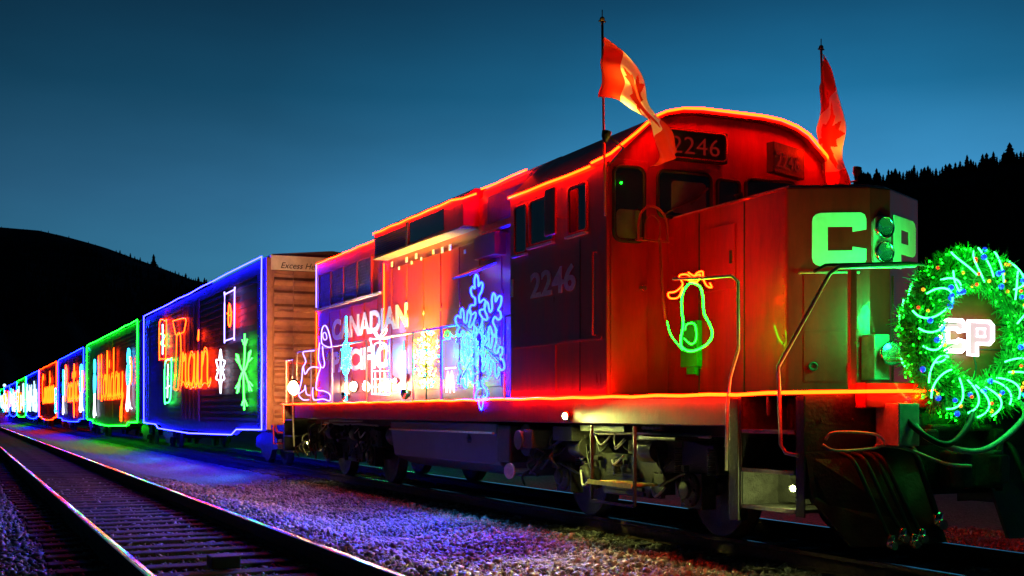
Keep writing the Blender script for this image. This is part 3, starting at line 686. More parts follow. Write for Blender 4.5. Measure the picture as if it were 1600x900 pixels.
MB().box(7.18, 7.26, YF - 0.5, YF - 0.02, 0.86, 0.92).box(8.44, 8.52, YF - 0.5, YF - 0.02, 0.86, 0.92).build('end_bracket', grime, loco, bevel=0.01) if False else None
for k in range(9): MB().cyl((6.5 + k * 0.33, YF - 0.012, WZ - 0.24), (0, 1, 0), 0.016, 0.02, 6).build('bolt', grime, loco)
# uncoupling lever
MB().tube(smooth([(6.45, YF - 0.12, 1.04), (6.5, YF - 0.17, 1.10), (6.9, YF - 0.2, 1.08), (6.95, YF - 0.2, 0.98), (6.5, YF - 0.2, 0.95), (6.4, YF - 0.14, 1.0)], 4), 0.013, 6).tube(smooth([(6.9, YF - 0.2, 0.99), (7.2, YF - 0.22, 0.96), (7.45, YF - 0.4, 0.84), (7.6, YF - 0.55, 0.82)], 4), 0.014, 6).build('uncoupling_lever', handm, loco)
# air hoses hanging at the pilot
for xx, dz in ((6.78, 0), (6.90, 0.05), (7.02, 0.0), (7.10, 0.04)):
    hs = MB().tube(smooth([(xx - .12, YF - 0.05, 0.92), (xx - .11, YF - 0.2, 0.86), (xx - 0.04, YF - 0.34, 0.55), (xx + 0.06, YF - 0.42, 0.26 + dz)], 5), 0.018, 8).build('air_hose', rubber, loco)
    MB().cyl((xx + 0.07, YF - 0.43, 0.22 + dz), (0.2, 0, 1), 0.032, 0.10, 10).cyl((xx + 0.07, YF - 0.46, 0.19 + dz), (0, 1, 0), 0.035, 0.05, 10).build('hose_coupling', chrome, hs)
for k, (a, b_) in enumerate(((7.15, 7.75), (7.25, 8.35))):
    MB().tube(smooth([(a, YF - 0.15, 1.34), (a + 0.05, YF - 0.35, 1.12 - 0.06 * k), ((a + b_) / 2, YF - 0.45, 1.0 - 0.06 * k), (b_, YF - 0.4, 1.22), (b_ + 0.1, YF - 0.2, 1.4)], 6), 0.026, 8).build('jumper_cable', greyl if k else rubber, loco)
# steps at all four corners
def steps(y0, y1, xa, xs_, nm='step_well'):
    # side sheets and three treads
    m = MB().box(xa, xa + xs_ * 0.02, y1 + 0.0, y1 + 0.10, 0.42, WZ - 0.03)
    m.box(xa + xs_ * 0.55, xa + xs_ * 0.58, y0, y1, 0.42, WZ - 0.03).box(xa + xs_ * 0.01, xa + xs_ * 0.56, y1, y1 + 0.02, 0.40, WZ - 0.031)
    w = m.build(nm, grime, loco)
    for zz in (0.42, 0.74, 1.08):
        tr = MB().box(xa + xs_ * 0.015, xa + xs_ * 0.5, y0 + 0.02, y1 - 0.01, zz, zz + 0.03)
        t_ = tr.build('step_tread', grime, w)
        e_ = MB().box(xa + xs_ * 0.0, xa + xs_ * 0.014, y0 + 0.02, y1 - 0.01, zz + 0.0, zz + 0.035).build('tread_edge', louvre, t_)
MB().prism([(YF + 0.5, 0.46), (YF + 0.86, 0.46), (YF + 0.86, 0.78), (YF + 0.72, 0.74)], XN + 0.40, XN + 0.50, 'X').build('step_brace', grime, loco, bevel=0.01)
MB().tube([(XN + 0.44, YF + 0.1, 0.66), (XN + 0.44, YF + 0.55, 0.64), (XN + 0.42, YF + 0.8, 0.60)], 0.018, 8).build('air_pipe', grime, loco)
steps(YF + 0.08, YF + 0.85, XN, 1); steps(YR - 0.85, YR - 0.10, XN, 1); steps(YF + 0.08, YF + 0.85, XF, -1)
MB().box(XN - 0.01, XN + 0.1, 8.98, 9.12, 0.30, WZ - 0.04).build('side_post', black, loco, bevel=0.01)
MB().box(XN - 0.012, XN + 0.0, 8.05, 8.16, 0.4, WZ - 0.04).build('corner_sheet', black, loco)

# trucks
def wheel_bm(yc, xc):
    s_ = -1 if xc < TT else 1
    m = MB().lathe((xc, yc, 0.508), (1, 0, 0), [(0.08, 0.075 * s_), (0.30, 0.02 * s_), (0.42, 0.05 * s_), (0.485, 0.07 * s_), (0.50, 0.065 * s_), (0.508, -0.05 * s_), (0.535, -0.065 * s_), (0.535, -0.09 * s_), (0.42, -0.08 * s_), (0.08, -0.07 * s_)], 36)
    return m
def truck(yc, wb, parent, X0=6.70, full=True):
    tr = MB()
    for s_, x0 in ((1, X0), (-1, 2 * TT - X0)):
        x1 = x0 + s_ * 0.14
        pr = [(yc - wb / 2 - 0.42, 0.66), (yc - wb / 2 - 0.36, 0.92), (yc - wb / 2 + 0.3, 1.0), (yc - 0.75, 0.98), (yc - 0.5, 0.80), (yc + 0.5, 0.80), (yc + 0.75, 0.98), (yc + wb / 2 - 0.3, 1.0), (yc + wb / 2 + 0.36, 0.92),
              (yc + wb / 2 + 0.42, 0.66), (yc + wb / 2 + 0.30, 0.64), (yc + wb / 2 - 0.32, 0.64), (yc + 0.62, 0.62), (yc + 0.5, 0.34), (yc - 0.5, 0.34), (yc - 0.62, 0.62), (yc - wb / 2 + 0.32, 0.64), (yc - wb / 2 - 0.3, 0.64)]
        tr.prism(pr, x0, x1, 'X')
    tr.box(X0 + 0.2, 2 * TT - X0 - 0.2, yc - 0.3, yc + 0.3, 0.5, 0.95)
    T = tr.build('truck', grime, parent, bevel=0.015)
    for s_ in (-1, 1):
        y = yc + s_ * wb / 2
        for xw in (TT - 0.79, TT + 0.79): wheel_bm(y, xw).build('wheel', grime, T)
        MB().cyl((TT, y, 0.508), (1, 0, 0), 0.09, 1.9, 12).build('axle', grime, T)
        j = MB().box(X0 - 0.05, X0 + 0.12, y - 0.19, y + 0.19, 0.30, 0.66)
        j.lathe((X0 - 0.05, y, 0.49), (-1, 0, 0), [(0.17, 0.0), (0.17, 0.03), (0.14, 0.05), (0.09, 0.055), (0.085, 0.09), (0.0, 0.095)], 20)
        for k in range(6):
            a = k * math.pi / 3; j.cyl((X0 - 0.10, y + 0.13 * math.cos(a), 0.49 + 0.13 * math.sin(a)), (1, 0, 0), 0.018, 0.03, 6)
        j.build('journal_box', grime, T, bevel=0.008)
        if full:
            # coil springs either side
            for q in (-0.30, 0.30):
                path = [(X0 + 0.02 + 0.055 * math.cos(a * 0.6), y + q + 0.055 * math.sin(a * 0.6), 0.64 + a * 0.0022) for a in range(0, 120, 1)]
                MB().tube(path, 0.012, 5).build('coil_spring', grime, T)
            # brake cylinder, hanger, shoe
            yb = y + (0.62 if s_ < 0 else -0.62)
            MB().cyl((X0 - 0.10, yb + 0.05, 0.86), (0, 1, 0), 0.12, 0.30, 18).cyl((X0 - 0.10, yb + 0.24, 0.86), (0, 1, 0), 0.05, 0.1, 12).box(X0 - 0.14, X0 - 0.02, yb - 0.1, yb + 0.2, 0.94, 1.0).build('brake_cylinder', grime, T, bevel=0.006)
            MB().box(X0 - 0.04, X0 + 0.02, yb - 0.03, yb + 0.03, 0.36, 0.84).box(X0 - 0.05, X0 + 0.1, yb - 0.10, yb + 0.10, 0.40, 0.62).build('brake_hanger', grime, T, bevel=0.006)
            MB().tube(smooth([(X0 - 0.12, yb - 0.1, 0.88), (X0 - 0.18, yb - 0.25, 0.72), (X0 - 0.15, yb - 0.30, 0.58), (X0 - 0.1, yb - 0.12, 0.5), (X0 - 0.12, y, 0.66)], 5), 0.014, 6).build('brake_hose', rubber, T)
    # elliptical spring pack under the bolster
    sp = MB()
    for k in range(6): sp.box(X0 - 0.03, X0 + 0.16, yc - 0.44 + k * 0.03, yc + 0.44 - k * 0.03, 0.36 + k * 0.05, 0.395 + k * 0.05)
    sp.build('leaf_spring', grime, T)
    if full:
        MB().cyl((X0 - 0.06, yc + 0.75, 0.62), (-0.3, 0.5, 1), 0.035, 0.55, 12).cyl((X0 - 0.08, yc + 0.70, 0.52), (-0.3, 0.5, 1), 0.055, 0.28, 12).build('shock_absorber', grime, T)
        MB().tube([(X0 - 0.02, yc - wb / 2 - 0.3, 1.02), (X0 - 0.02, yc - 0.5, 1.04), (X0 - 0.05, yc + 0.5, 1.02), (X0 - 0.02, yc + wb / 2 + 0.3, 1.05)], 0.018, 8).tube([(X0 - 0.07, yc - 0.9, 1.10), (X0 - 0.07, yc + 1.2, 1.09)], 0.02, 8).build('brake_pipe', handm, T)
    return T
truck(11.7, 2.8, loco); truck(22.0, 2.8, loco)
for yc_ in (11.7, 22.0):
    for k in range(30):
        y0 = yc_ + random.uniform(-1.9, 1.9); z0 = random.uniform(0.38, 1.02); x0 = random.uniform(6.52, 6.68)
        t_ = random.random()
        if t_ < 0.4: MB().box(x0, x0 + 0.06, y0, y0 + random.uniform(0.05, 0.22), z0, z0 + random.uniform(0.03, 0.08)).build('bracket', grime, loco, bevel=0.004)
        elif t_ < 0.7: MB().cyl((x0, y0, z0), random.choice(((1, 0, 0), (0, 1, 0), (0, 0.4, 1))), random.uniform(0.02, 0.06), random.uniform(0.05, 0.2), 10).build('brake_fitting', grime, loco)
        else: MB().tube(smooth([(x0, y0, z0), (x0 - 0.05, y0 + 0.12, z0 - 0.1), (x0, y0 + random.uniform(.2, .4), z0 + random.uniform(-.1, .1))], 4), random.uniform(0.008, 0.016), 6).build('brake_hose', handm if t_ > .85 else rubber, loco)
# lower fold step under the cab, with slotted tread
st = MB()
ya, yb = 10.85, 11.75
for k in range(7): st.box(XN - 0.02, XN + 0.30, ya + k * 0.128, ya + 0.10 + k * 0.128, 0.50, 0.52)
st.box(XN - 0.03, XN - 0.02, ya - 0.02, yb + 0.03, 0.48, 0.53)
st.build('side_step', yellowp, loco)
MB().box(XN + 0.0, XN + 0.03, ya - 0.03, ya, 0.3, 1.12).box(XN + 0.0, XN + 0.03, yb, yb + 0.03, 0.3, 1.12).box(XN + 0.0, XN + 0.03, ya, yb, 0.28, 0.31).build('step_hanger', grime, loco)
# equipment hanging under the sill
for args in ((11.2, 12.2, 1.05, 1.12), (10.2, 10.9, 0.98, 1.02), (12.4, 12.9, 0.93, 1.1)): MB().box(XN + 0.1, XN + 0.45, args[0], args[1], args[2], args[3]).build('bracket', grime, loco, bevel=0.006)
MB().cyl((XN + 0.35, 13.65, 0.92), (1, 0, 0), 0.20, 0.5, 20).cyl((XN + 0.05, 13.65, 0.92), (1, 0, 0), 0.12, 0.12, 16).box(XN + 0.02, XN + 0.5, 13.3, 13.55, 0.82, 1.05).build('air_compressor', grime, loco, bevel=0.008)
MB().cyl((XN + 0.02, 13.95, 0.52), (1, 0.25, 0), 0.10, 0.03, 20).cyl((XN + 0.15, 14.0, 0.52), (1, 0.2, 0), 0.03, 0.3, 8).build('hand_wheel', greyl, loco)
for k in range(12):
    y0 = random.uniform(12.8, 14.1); z0 = random.uniform(0.55, 1.1)
    pp = MB(); pp.tube(smooth([(XN + 0.12 + random.uniform(0, .2), y0, z0), (XN + 0.06 + random.uniform(0, .1), y0 + random.uniform(-.2, .2), z0 - 0.12), (XN + 0.15, y0 + random.uniform(-.3, .3), z0 - 0.25)], 5), random.uniform(0.010, 0.024), 6)
    pp.build('air_pipe', grime, loco)
for k in range(12):
    y0 = random.uniform(23.4, 24.9); z0 = random.uniform(0.6, 1.1)
    pp = MB(); pp.tube(smooth([(XN + 0.12 + random.uniform(0, .2), y0, z0), (XN + 0.06 + random.uniform(0, .1), y0 + random.uniform(-.2, .2), z0 - 0.12), (XN + 0.15, y0 + random.uniform(-.3, .3), z0 - 0.3)], 5), random.uniform(0.012, 0.026), 6)
    pp.build('air_pipe', grime, loco)
# fuel tank
ft = [(6.36, 0.99), (6.42, 0.57), (6.75, 0.42), (8.95, 0.42), (9.28, 0.57), (9.34, 0.99), (9.34, 1.12), (6.36, 1.12)]
FT = MB().prism(ft, 14.45, 18.7).build('fuel_tank', tankm, loco, bevel=0.02)
MB().box(6.32, 6.36, 14.5, 18.68, 0.975, 1.0).build('tank_rib', handm, FT)
MB().lathe((6.40, 15.4, 0.90), (-1, 0, 0), [(0.0, 0.06), (0.06, 0.055), (0.065, 0.0)], 16).build('filler_cap', grime, FT)
MB().cyl((6.75, 19.2, 0.86), (0, 1, 0), 0.17, 0.85, 20).build('air_reservoir', grime, loco)
MB().box(XN + 0.04, XN + 0.30, 14.0, 14.4, 0.62, 1.1).build('air_filter', grime, loco, bevel=0.02)

# handrails
def hr(name, path, r=0.017, m=handm, sm=0):
    o = MB().tube(smooth(path, sm) if sm else path, r, 8).build(name, m, loco); return o
RX = XN + 0.065
hz = WZ + 1.05
hr('handrail', [(RX, YR - 0.9, WZ + 0.3), (RX, YR - 0.9, hz - 0.06), (RX, YR - 0.84 - 0.12, hz), (RX, 13.95, hz)], 0.016)
for yy in (23.6, 22.1, 20.0, 17.65, 16.45, 15.2, 14.2): hr('stanchion', [(RX, yy, WZ), (RX, yy, hz)], 0.019)
hr('handrail', [(XF - .04, YR - 0.9, hz), (XF - .04, 13.95, hz)], 0.016)
for yy in (23.6, 21, 18, 15): hr('stanchion', [(XF - .04, yy, WZ), (XF - .04, yy, hz)], 0.019)
# rear corner rails
hr('grab_rail', [(XN, YR - 0.92, 0.55), (XN - 0.03, YR - 0.92, 1.2), (XN - 0.03, YR - 0.92, 2.25), (XN + .05, YR - 0.7, 2.35), (XN + .05, YR - 0.08, 2.35), (XN + .05, YR - 0.08, 0.9)], 0.018)
hr('grab_rail', [(XN + 0.1, YR - .02, 0.75), (XN + 0.1, YR - 0.02, 2.3), (XN + 0.9, YR - 0.02, 2.3), (XN + 0.9, YR - 0.02, WZ)], 0.016, E_REDF if False else handr)
# nose side handrail, down to the post of the step well
def P3(x, y, X): return px(x, y, X)
hr('nose_handrail', [P3(1052, 436, 6.34), P3(1108, 434, 6.34), P3(1143, 431, 6.33), P3(1153, 440, 6.31), P3(1154, 545, 6.31), P3(1141, 590, 6.29), P3(1136, 640, 6.27), P3(1135, 735, 6.27)], 0.015)
hr('cab_grab_rail', [P3(1031, 372, 6.62), P3(1036, 470, 6.62), P3(1040, 500, 6.62)], 0.016, handr)
hr('corner_handrail', [pxy(1430, 415, YF + 0.02), pxy(1310, 418, YF + 0.02), pxy(1296, 428, YF + 0.02), pxy(1216, 573, YF + 0.3), pxy(1217, 600, YF + .25), pxy(1220, 695, YF + 0.2), pxy(1228, 708, YF + 0.16), pxy(1247, 712, YF - 0.01)], 0.017)
hr('corner_handrail', [(2 * TT - 6.95, YF + 0.02, 2.45), (XF - 0.15, YF + 0.1, 1.9), (XF - 0.05, YF + 0.1, 0.9)], 0.017, handr)
q0 = pxy(1334, 416, YF + 0.03); q1 = pxy(1334, 590, YF + 0.03)
MB().box(q0[0] - 0.032, q0[0] + 0.032, YF + 0.03, YF + 0.07, WZ, q0[2]).build('front_post', redn, loco)
hr('front_rail', [pxy(1272, 424, YF + 0.05), pxy(1290, 414, YF + 0.05), pxy(1420, 411, YF + 0.05), (8.75, YF + 0.05, 2.50)], 0.014, black)
MB().box(8.3, 8.36, YF + 0.03, YF + 0.07, WZ, 2.5).build('front_post', redn, loco)
# hoop mirror at the cab front
hc_ = px(1028, 345, 6.72); hp = []
for a in range(0, 181, 15): hp.append((6.72 + 0.0, hc_[1] + 0.0, 0))
w0 = [(6.60, CY0 - 0.16, 3.10), (6.60, CY0 - 0.16, 3.28), (6.64, CY0 - 0.16, 3.40), (6.74, CY0 - 0.16, 3.47), (6.86, CY0 - 0.16, 3.44), (6.94, CY0 - 0.16, 3.34), (6.96, CY0 - 0.16, 3.2), (6.96, CY0 - 0.16, 3.10)]
MB().tube(smooth(w0, 5), 0.013, 6).tube(smooth([(6.68, CY0 - 0.16, 3.10), (6.69, CY0 - 0.16, 3.3), (6.76, CY0 - 0.16, 3.38), (6.86, CY0 - 0.16, 3.3), (6.86, CY0 - 0.16, 3.1)], 5), 0.009, 6).tube([(6.58, CY0 - 0.16, 3.10), (6.98, CY0 - 0.16, 3.10)], 0.013, 6).tube([(6.64, CY0 - 0.16, 3.12), (6.64, CY0, 3.12)], 0.012, 6).build('hoop_guard', handr, cab)

# rope lights fixed along the edges
def rope(path, m=E_RED, r=0.0145, sub=1, nm='rope_light', parent=None):
    pts = []
    for a, b_ in zip(path, path[1:]):
        n = max(1, int((Vector(b_) - Vector(a)).length / 0.45)) if sub else 1
        for k in range(n):
            q = Vector(a).lerp(Vector(b_), k / n); 
            if k: q = q + Vector((0, 0, -0.010 * math.sin(math.pi * ((k * 0.5) % 1)) + random.uniform(-.003, .003)))
            pts.append(q)
    pts.append(Vector(path[-1]))
    return MB().tube(pts, r, 6).build(nm, m, parent or loco)
rope([(XN - 0.02, YR, WZ - 0.01), (XN - 0.02, 14.0, WZ - 0.01)], E_RED3)
rope([(XN - 0.02, 13.98, WZ - 0.01), (XN - 0.02, YF - 0.02, WZ - 0.01)])
rope([(XN - 0.02, YF - 0.025, WZ - 0.01), (XN + 0.53, YF - 0.03, WZ - 0.0), (XN + 0.55, YF - 0.16, WZ), (7.62, YF - 0.16, WZ + 0.01)], E_RED2)
rope([(XN - 0.02, CY1, 3.95), (XN - 0.02, CY0 + 0.35, 3.95)])
rope([(XN - 0.02, CY0 + 0.3, 3.98), (XN - 0.02, CY0 - 0.12, 4.00)] + [(a, CY0 - 0.125, b + 0.045) for a, b in arch[1:]])
rope([(HX0 - 0.02, 24.88, 4.36), (HX0 - 0.02, 20.45, 4.36)])
rope([(BX - 0.02, 20.3, 4.37), (BX - 0.02, 16.6, 4.37), (BX - 0.01, 16.18, 4.33), (HX0 - 0.08, 16.1, 4.40)])
rope([(6.76, 15.9, 4.43), (6.76, 14.4, 4.43)])
rope([(HX0 - 0.03, 20.42, 3.88), (HX0 - 0.03, 20.42, 1.6)], E_REDF, 0.010)
rope([(XN - .0, YR - 0.05, WZ - .02), (XN - .0, YR - 0.05, 1.05), (XN + .3, YR - 0.05, 1.02)], E_REDF, 0.010)
rope([(HX0 - 0.015, 24.92, 3.35), (HX0 - 0.015, 24.92, 1.6)], E_REDF, 0.008)
rope([(HX0 - 0.015, 24.93, 4.35), (HX0 - 0.015, 24.93, 3.45)], E_PUR, 0.009)
rope([(XF, YF, WZ), (XF, YR, WZ)])

# work lamps of the locomotive, and added lamps for the flags
def lamp(x, y, X, r, m, col, power, nm='step_lamp', parent=loco, zz=None, aim=None):
    p = px(x, y, X) if zz is None else (X, px(x, 600, X)[1], zz)
    h = MB().lathe(p, (-1, -0.5, -0.1), [(r * 0.5, -0.09), (r * 1.25, -0.04), (r * 1.35, 0.02), (r * 1.1, 0.025)], 18).build(nm, chrome, parent)
    MB().ball(p, r, 12, 8).build('bulb', m, h)
    if aim: light(nm + '_light', (p[0] - r - 0.03, p[1], p[2]), col, power, r, h, 'SPOT', aim, 130, 0.9)
    else: light(nm + '_light', (p[0] - r - 0.03, p[1], p[2]), col, power, r, h)
    return p
lamp(460, 606, 6.30, 0.14, E_WRM, (1.0, 0.46, 0.14), 700, 'work_lamp', aim=(7.2, 27.2, 2.6))
p = lamp(884, 650, 6.27, 0.04, E_YEL, (0.85, 0.95, 0.22), 3, 'ground_light')
light('ground_light_beam', (6.20, p[1], 1.20), (0.80, 0.90, 0.20), 250, 0.04, loco, 'SPOT', (5.0, p[1] - 3.0, -0.3), 96, 0.9)
light('ground_light_beam', (6.18, p[1] - 0.1, 1.12), (0.80, 0.95, 0.18), 34, 0.03, loco, 'SPOT', (6.75, p[1] - 0.1, 0.45), 100, 0.8)
light('ground_light_beam', (6.22, 12.2, 1.06), (0.80, 0.95, 0.18), 10, 0.03, loco, 'SPOT', (6.8, 11.9, 0.7), 110, 0.8)
p = px(1240, 762, 6.32); lamp(1240, 763, 6.34, 0.028, E_YEL, (0.80, 1.0, 0.28), 60, aim=(6.75, p[1] + 0.45, 0.5))
lamp(1158, 750, 6.6, 0.018, E_YEL, (0.85, 1.0, 0.30), 6, aim=(6.7, 8.4, 0.4))
lamp(482, 692, 6.45, 0.03, E_YEL, (1.0, 0.9, 0.2), 8, 'ground_light')
for xx in (553, 574): lamp(xx, 604, 6.58, 0.085, E_WRM, (1.0, 0.58, 0.20), 80, 'flood_lamp')
lamp(618, 595, 6.62, 0.045, E_WRM, (1.0, 0.42, 0.05), 60, 'flood_lamp')

for fl_, ft_, fc_, fp_ in (((6.02, 10.9, 4.10), (6.26, 10.5, 5.3), (1.0, 0.44, 0.04), 170), ((9.25, CY0 - 0.5, 4.0), (9.2, CY0 + 0.0, 5.2), (1.0, 0.16, 0.01), 40)):  # added lamps, not seen as sources, to light the flags orange
    flb = MB().lathe(fl_, (0.2, 0.0, 1), [(0.02, -0.08), (0.045, -0.03), (0.05, 0.03), (0.045, 0.03)], 14).tube([fl_, (fl_[0] + (0.2 if fl_[0] < 7 else 0), fl_[1], fl_[2] - 0.12), (fl_[0] + (0.3 if fl_[0] < 7 else 0), CY0, 3.9)], 0.012).build('flag_lamp', rubber, cab)
    light('flag_lamp_light', (fl_[0], fl_[1], fl_[2] + 0.07), fc_, fp_, 0.05, flb, 'SPOT', ft_, 130, 0.7)
fl_ = (7.16, 10.2, NTZ + 0.07)  # third added lamp, on the nose top, for the flag's tail
flb = MB().lathe(fl_, (-0.4, 0.0, 1), [(0.02, -0.05), (0.04, -0.02), (0.045, 0.03), (0.04, 0.03)], 14).build('flag_lamp', rubber, nose)
light('flag_lamp_light', (7.12, 10.2, NTZ + 0.13), (1.0, 0.38, 0.04), 60, 0.04, flb, 'SPOT', (6.24, 10.2, 4.3), 120, 0.7)
for xx_, pw_, cc_ in ((634, 3400, (1.0, 0.60, 0.04)), (540, 500, (1.0, 0.40, 0.12))):
    p = px(xx_, 600, 6.42); h_ = MB().lathe((6.42, p[1], 1.56), (0.25, 0, 1), [(0.03, -0.1), (0.08, -0.03), (0.09, 0.04), (0.08, 0.045)], 16).build('flood_lamp', chrome, loco)
    light('flood_lamp_light', (6.44, p[1], 1.66), cc_, pw_, 0.05, h_, 'SPOT', (6.86, p[1] + 0.35, 3.3), 100, 0.9)
# ------------------------------------------------------------------ flags
fm = bpy.data.materials.new('flag_cloth'); fm.use_nodes = True; t = fm.node_tree; b = t.nodes['Principled BSDF']; out = t.nodes['Material Output']
at = t.nodes.new('ShaderNodeAttribute'); at.attribute_name = 'dye'; t.links.new(at.outputs['Color'], b.inputs['Base Color']); b.inputs['Roughness'].default_value = 0.8
tl = t.nodes.new('ShaderNodeBsdfTranslucent'); t.links.new(at.outputs['Color'], tl.inputs[0]); mx = t.nodes.new('ShaderNodeMixShader'); mx.inputs[0].default_value = 0.45
t.links.new(b.outputs[0], mx.inputs[1]); t.links.new(tl.outputs[0], mx.inputs[2]); t.links.new(mx.outputs[0], out.inputs[0])
LEAF = [(0, .5), (.07, .34), (.18, .40), (.14, .14), (.26, .26), (.29, .20), (.45, .22), (.40, .08), (.47, .03), (.24, -.15), (.27, -.24), (.04, -.21), (.03, -.46)]
LEAF = LEAF + [(-a, b) for a, b in reversed(LEAF[1:])]
def inside(x, y, poly):
    c = False; j = len(poly) - 1
    for i in range(len(poly)):
        xi, yi = poly[i]; xj, yj = poly[j]
        if (yi > y) != (yj > y) and x < (xj - xi) * (y - yi) / (yj - yi + 1e-12) + xi: c = not c
        j = i
    return c
def flag(hoist_top, hoist_bot, top, bot, name, label, pole, X):
    """cloth between a top edge and a bottom edge, each a list of pixels on plane X"""
    r_ = empty(name, pole[1], label, 'flag')
    NU, NV = 150, 78
    A = smooth([Vector((*p, 0)) for p in top], 12); B = smooth([Vector((*p, 0)) for p in bot], 12)
    def samp(P, t):
        q = t * (len(P) - 1); i = min(int(q), len(P) - 2); return P[i].lerp(P[i + 1], q - i)
    vs = []; fs = []; cols = []
    for i in range(NU + 1):
        u = i / NU; a = samp(A, u); b_ = samp(B, u)
        for j in range(NV + 1):
            w = j / NV; c = a.lerp(b_, w)
            off = 0.10 * math.sin(u * 7.0 + w * 2.2) * u + 0.03 * math.sin(u * 17 + w * 5) * (0.3 + u) + 0.02 * math.sin(w * 11 + u * 4)
            q = Vector(px(c.x, c.y, X)); vs.append(q + Vector((off, 0, 0)))
    for i in range(NU):
        for j in range(NV): fs.append((i * (NV + 1) + j, (i + 1) * (NV + 1) + j, (i + 1) * (NV + 1) + j + 1, i * (NV + 1) + j + 1))
    o = MB().add(vs, fs, True).build('cloth', fm, r_, fix=False)
    ca = o.data.color_attributes.new('dye', 'FLOAT_COLOR', 'CORNER'); k = 0; buf = []
    for i in range(NU):
        for j in range(NV):
            u = (i + .5) / NU; w = (j + .5) / NV
            isred = u < 0.25 or u > 0.75 or inside((u - .5) * 2, 0.5 - w, LEAF)
            c = (0.65, 0.045, 0.015, 1) if isred else (0.82, 0.80, 0.76, 1)
            buf += list(c) * 4
    ca.data.foreach_set('color', buf)
    MB().tube(pole, 0.014, 8).build('flagpole', handr, r_)
    tp = Vector(pole[0])
    MB().ball(tp, 0.028).cyl(tp + Vector((0, 0, 0.05)), (0, 0, 1), 0.006, 0.1, 6).box(tp.x - 0.04, tp.x + 0.04, tp.y - .01, tp.y + .01, tp.z - 0.03, tp.z - 0.015).build('finial', rubber, r_)
    return r_
FX = 6.24
flag(None, None, [(941, 56), (958, 70), (975, 84), (995, 112), (1015, 150), (1035, 180), (1050, 205), (1056, 238)],
     [(938, 152), (960, 154), (978, 161), (1000, 176), (1012, 190), (1016, 215), (1014, 240), (1010, 260)], 'flag',
     'Canadian flag blowing from the pole on the near side of the cab', [px(941, 30, FX), px(943, 190, FX), px(946, 337, FX)], FX)
FX2 = 9.15
flag(None, None, [(1284, 82), (1296, 108), (1307, 150), (1316, 190), (1322, 225), (1327, 256), (1329, 285), (1330, 316)],
     [(1283, 138), (1283, 165), (1283, 190), (1281, 212), (1278, 240), (1276, 265), (1275, 288), (1276, 318)], 'flag',
     'Canadian flag hanging furled from the pole on the far side of the cab', [px(1283, 74, FX2), px(1286, 190, FX2), px(1290, 316, FX2)], FX2)

# ------------------------------------------------------------------ illuminated decorations
def snowflake_outline(R0, bl=0.34, w=0.07):
    """closed outline of a six armed snowflake with side branches"""
    arm = [(0.165, 0.285), (0.085, 0.42), (0.10, 0.48), (0.26, 0.47), (0.33, 0.55), (0.26, 0.62), (0.10, 0.60), (0.085, 0.70), (0.19, 0.76), (0.24, 0.86), (0.16, 0.90), (0.08, 0.86), (0.075, 0.98), (0.0, 1.06)]
    arm = arm + [(-a, b) for a, b in reversed(arm[:-1])]
    pts = []
    for k in range(6):
        an = k * math.pi / 3
        for a, b in reversed(arm):
            pts.append((R0 * (a * math.cos(an) - b * math.sin(an)), R0 * (a * math.sin(an) + b * math.cos(an))))
    # order: going round counter-clockwise
    return pts
def side_pts(pts2, cy, cz, X): return [(X, cy - a, cz + b) for a, b in pts2]
c = px(748, 534, 6.32)
sf = empty('snowflake_light', c, 'large blue rope light snowflake hung on the handrail behind the cab', 'snowflake')
raw = snowflake_outline(0.86)
ang = R(6); raw = [(a * math.cos(ang) - b * math.sin(ang), a * math.sin(ang) + b * math.cos(ang)) for a, b in raw]
MB().tube(smooth(side_pts(raw, c[1], c[2], 6.322), 4, True), 0.0135, 6, True).build('rope_light', E_SNO, sf)
for dy in (-0.55, 0.0, 0.55): light('snowflake_glow', (6.14, c[1] + dy, c[2] - 0.2 + abs(dy) * .4), (0.01, 0.36, 1.0), 130, 0.12, sf, 'SPOT', (4.0, c[1] + dy * 2, -0.3), 150, 0.8)
fr_ = MB()
for k in range(3):
    an = k * math.pi / 3 + ang + math.pi / 2
    fr_.tube([(6.34, c[1] - 0.8 * math.cos(an), c[2] + 0.8 * math.sin(an)), (6.34, c[1] + 0.8 * math.cos(an), c[2] - 0.8 * math.sin(an))], 0.007, 5)
fr_.build('wire_frame', rubber, sf)

def trace(name, label, cat, X, strokes, ox, oy, sc, group=None):
    """strokes: (material, closed, radius, points in crop pixels)"""
    allp = [px(ox + q[0] / sc, oy + q[1] / sc, X) for s_ in strokes for q in s_[3]]
    cx = sum(p[1] for p in allp) / len(allp); zb = min(p[2] for p in allp)
    r_ = empty(name, (X, cx, zb), label, cat, group)
    for m, closed, r, pts in strokes:
        MB().tube(smooth([px(ox + q[0] / sc, oy + q[1] / sc, X) for q in pts], 4, closed), r, 6, closed).build('neon_tube', m, r_)
    return r_
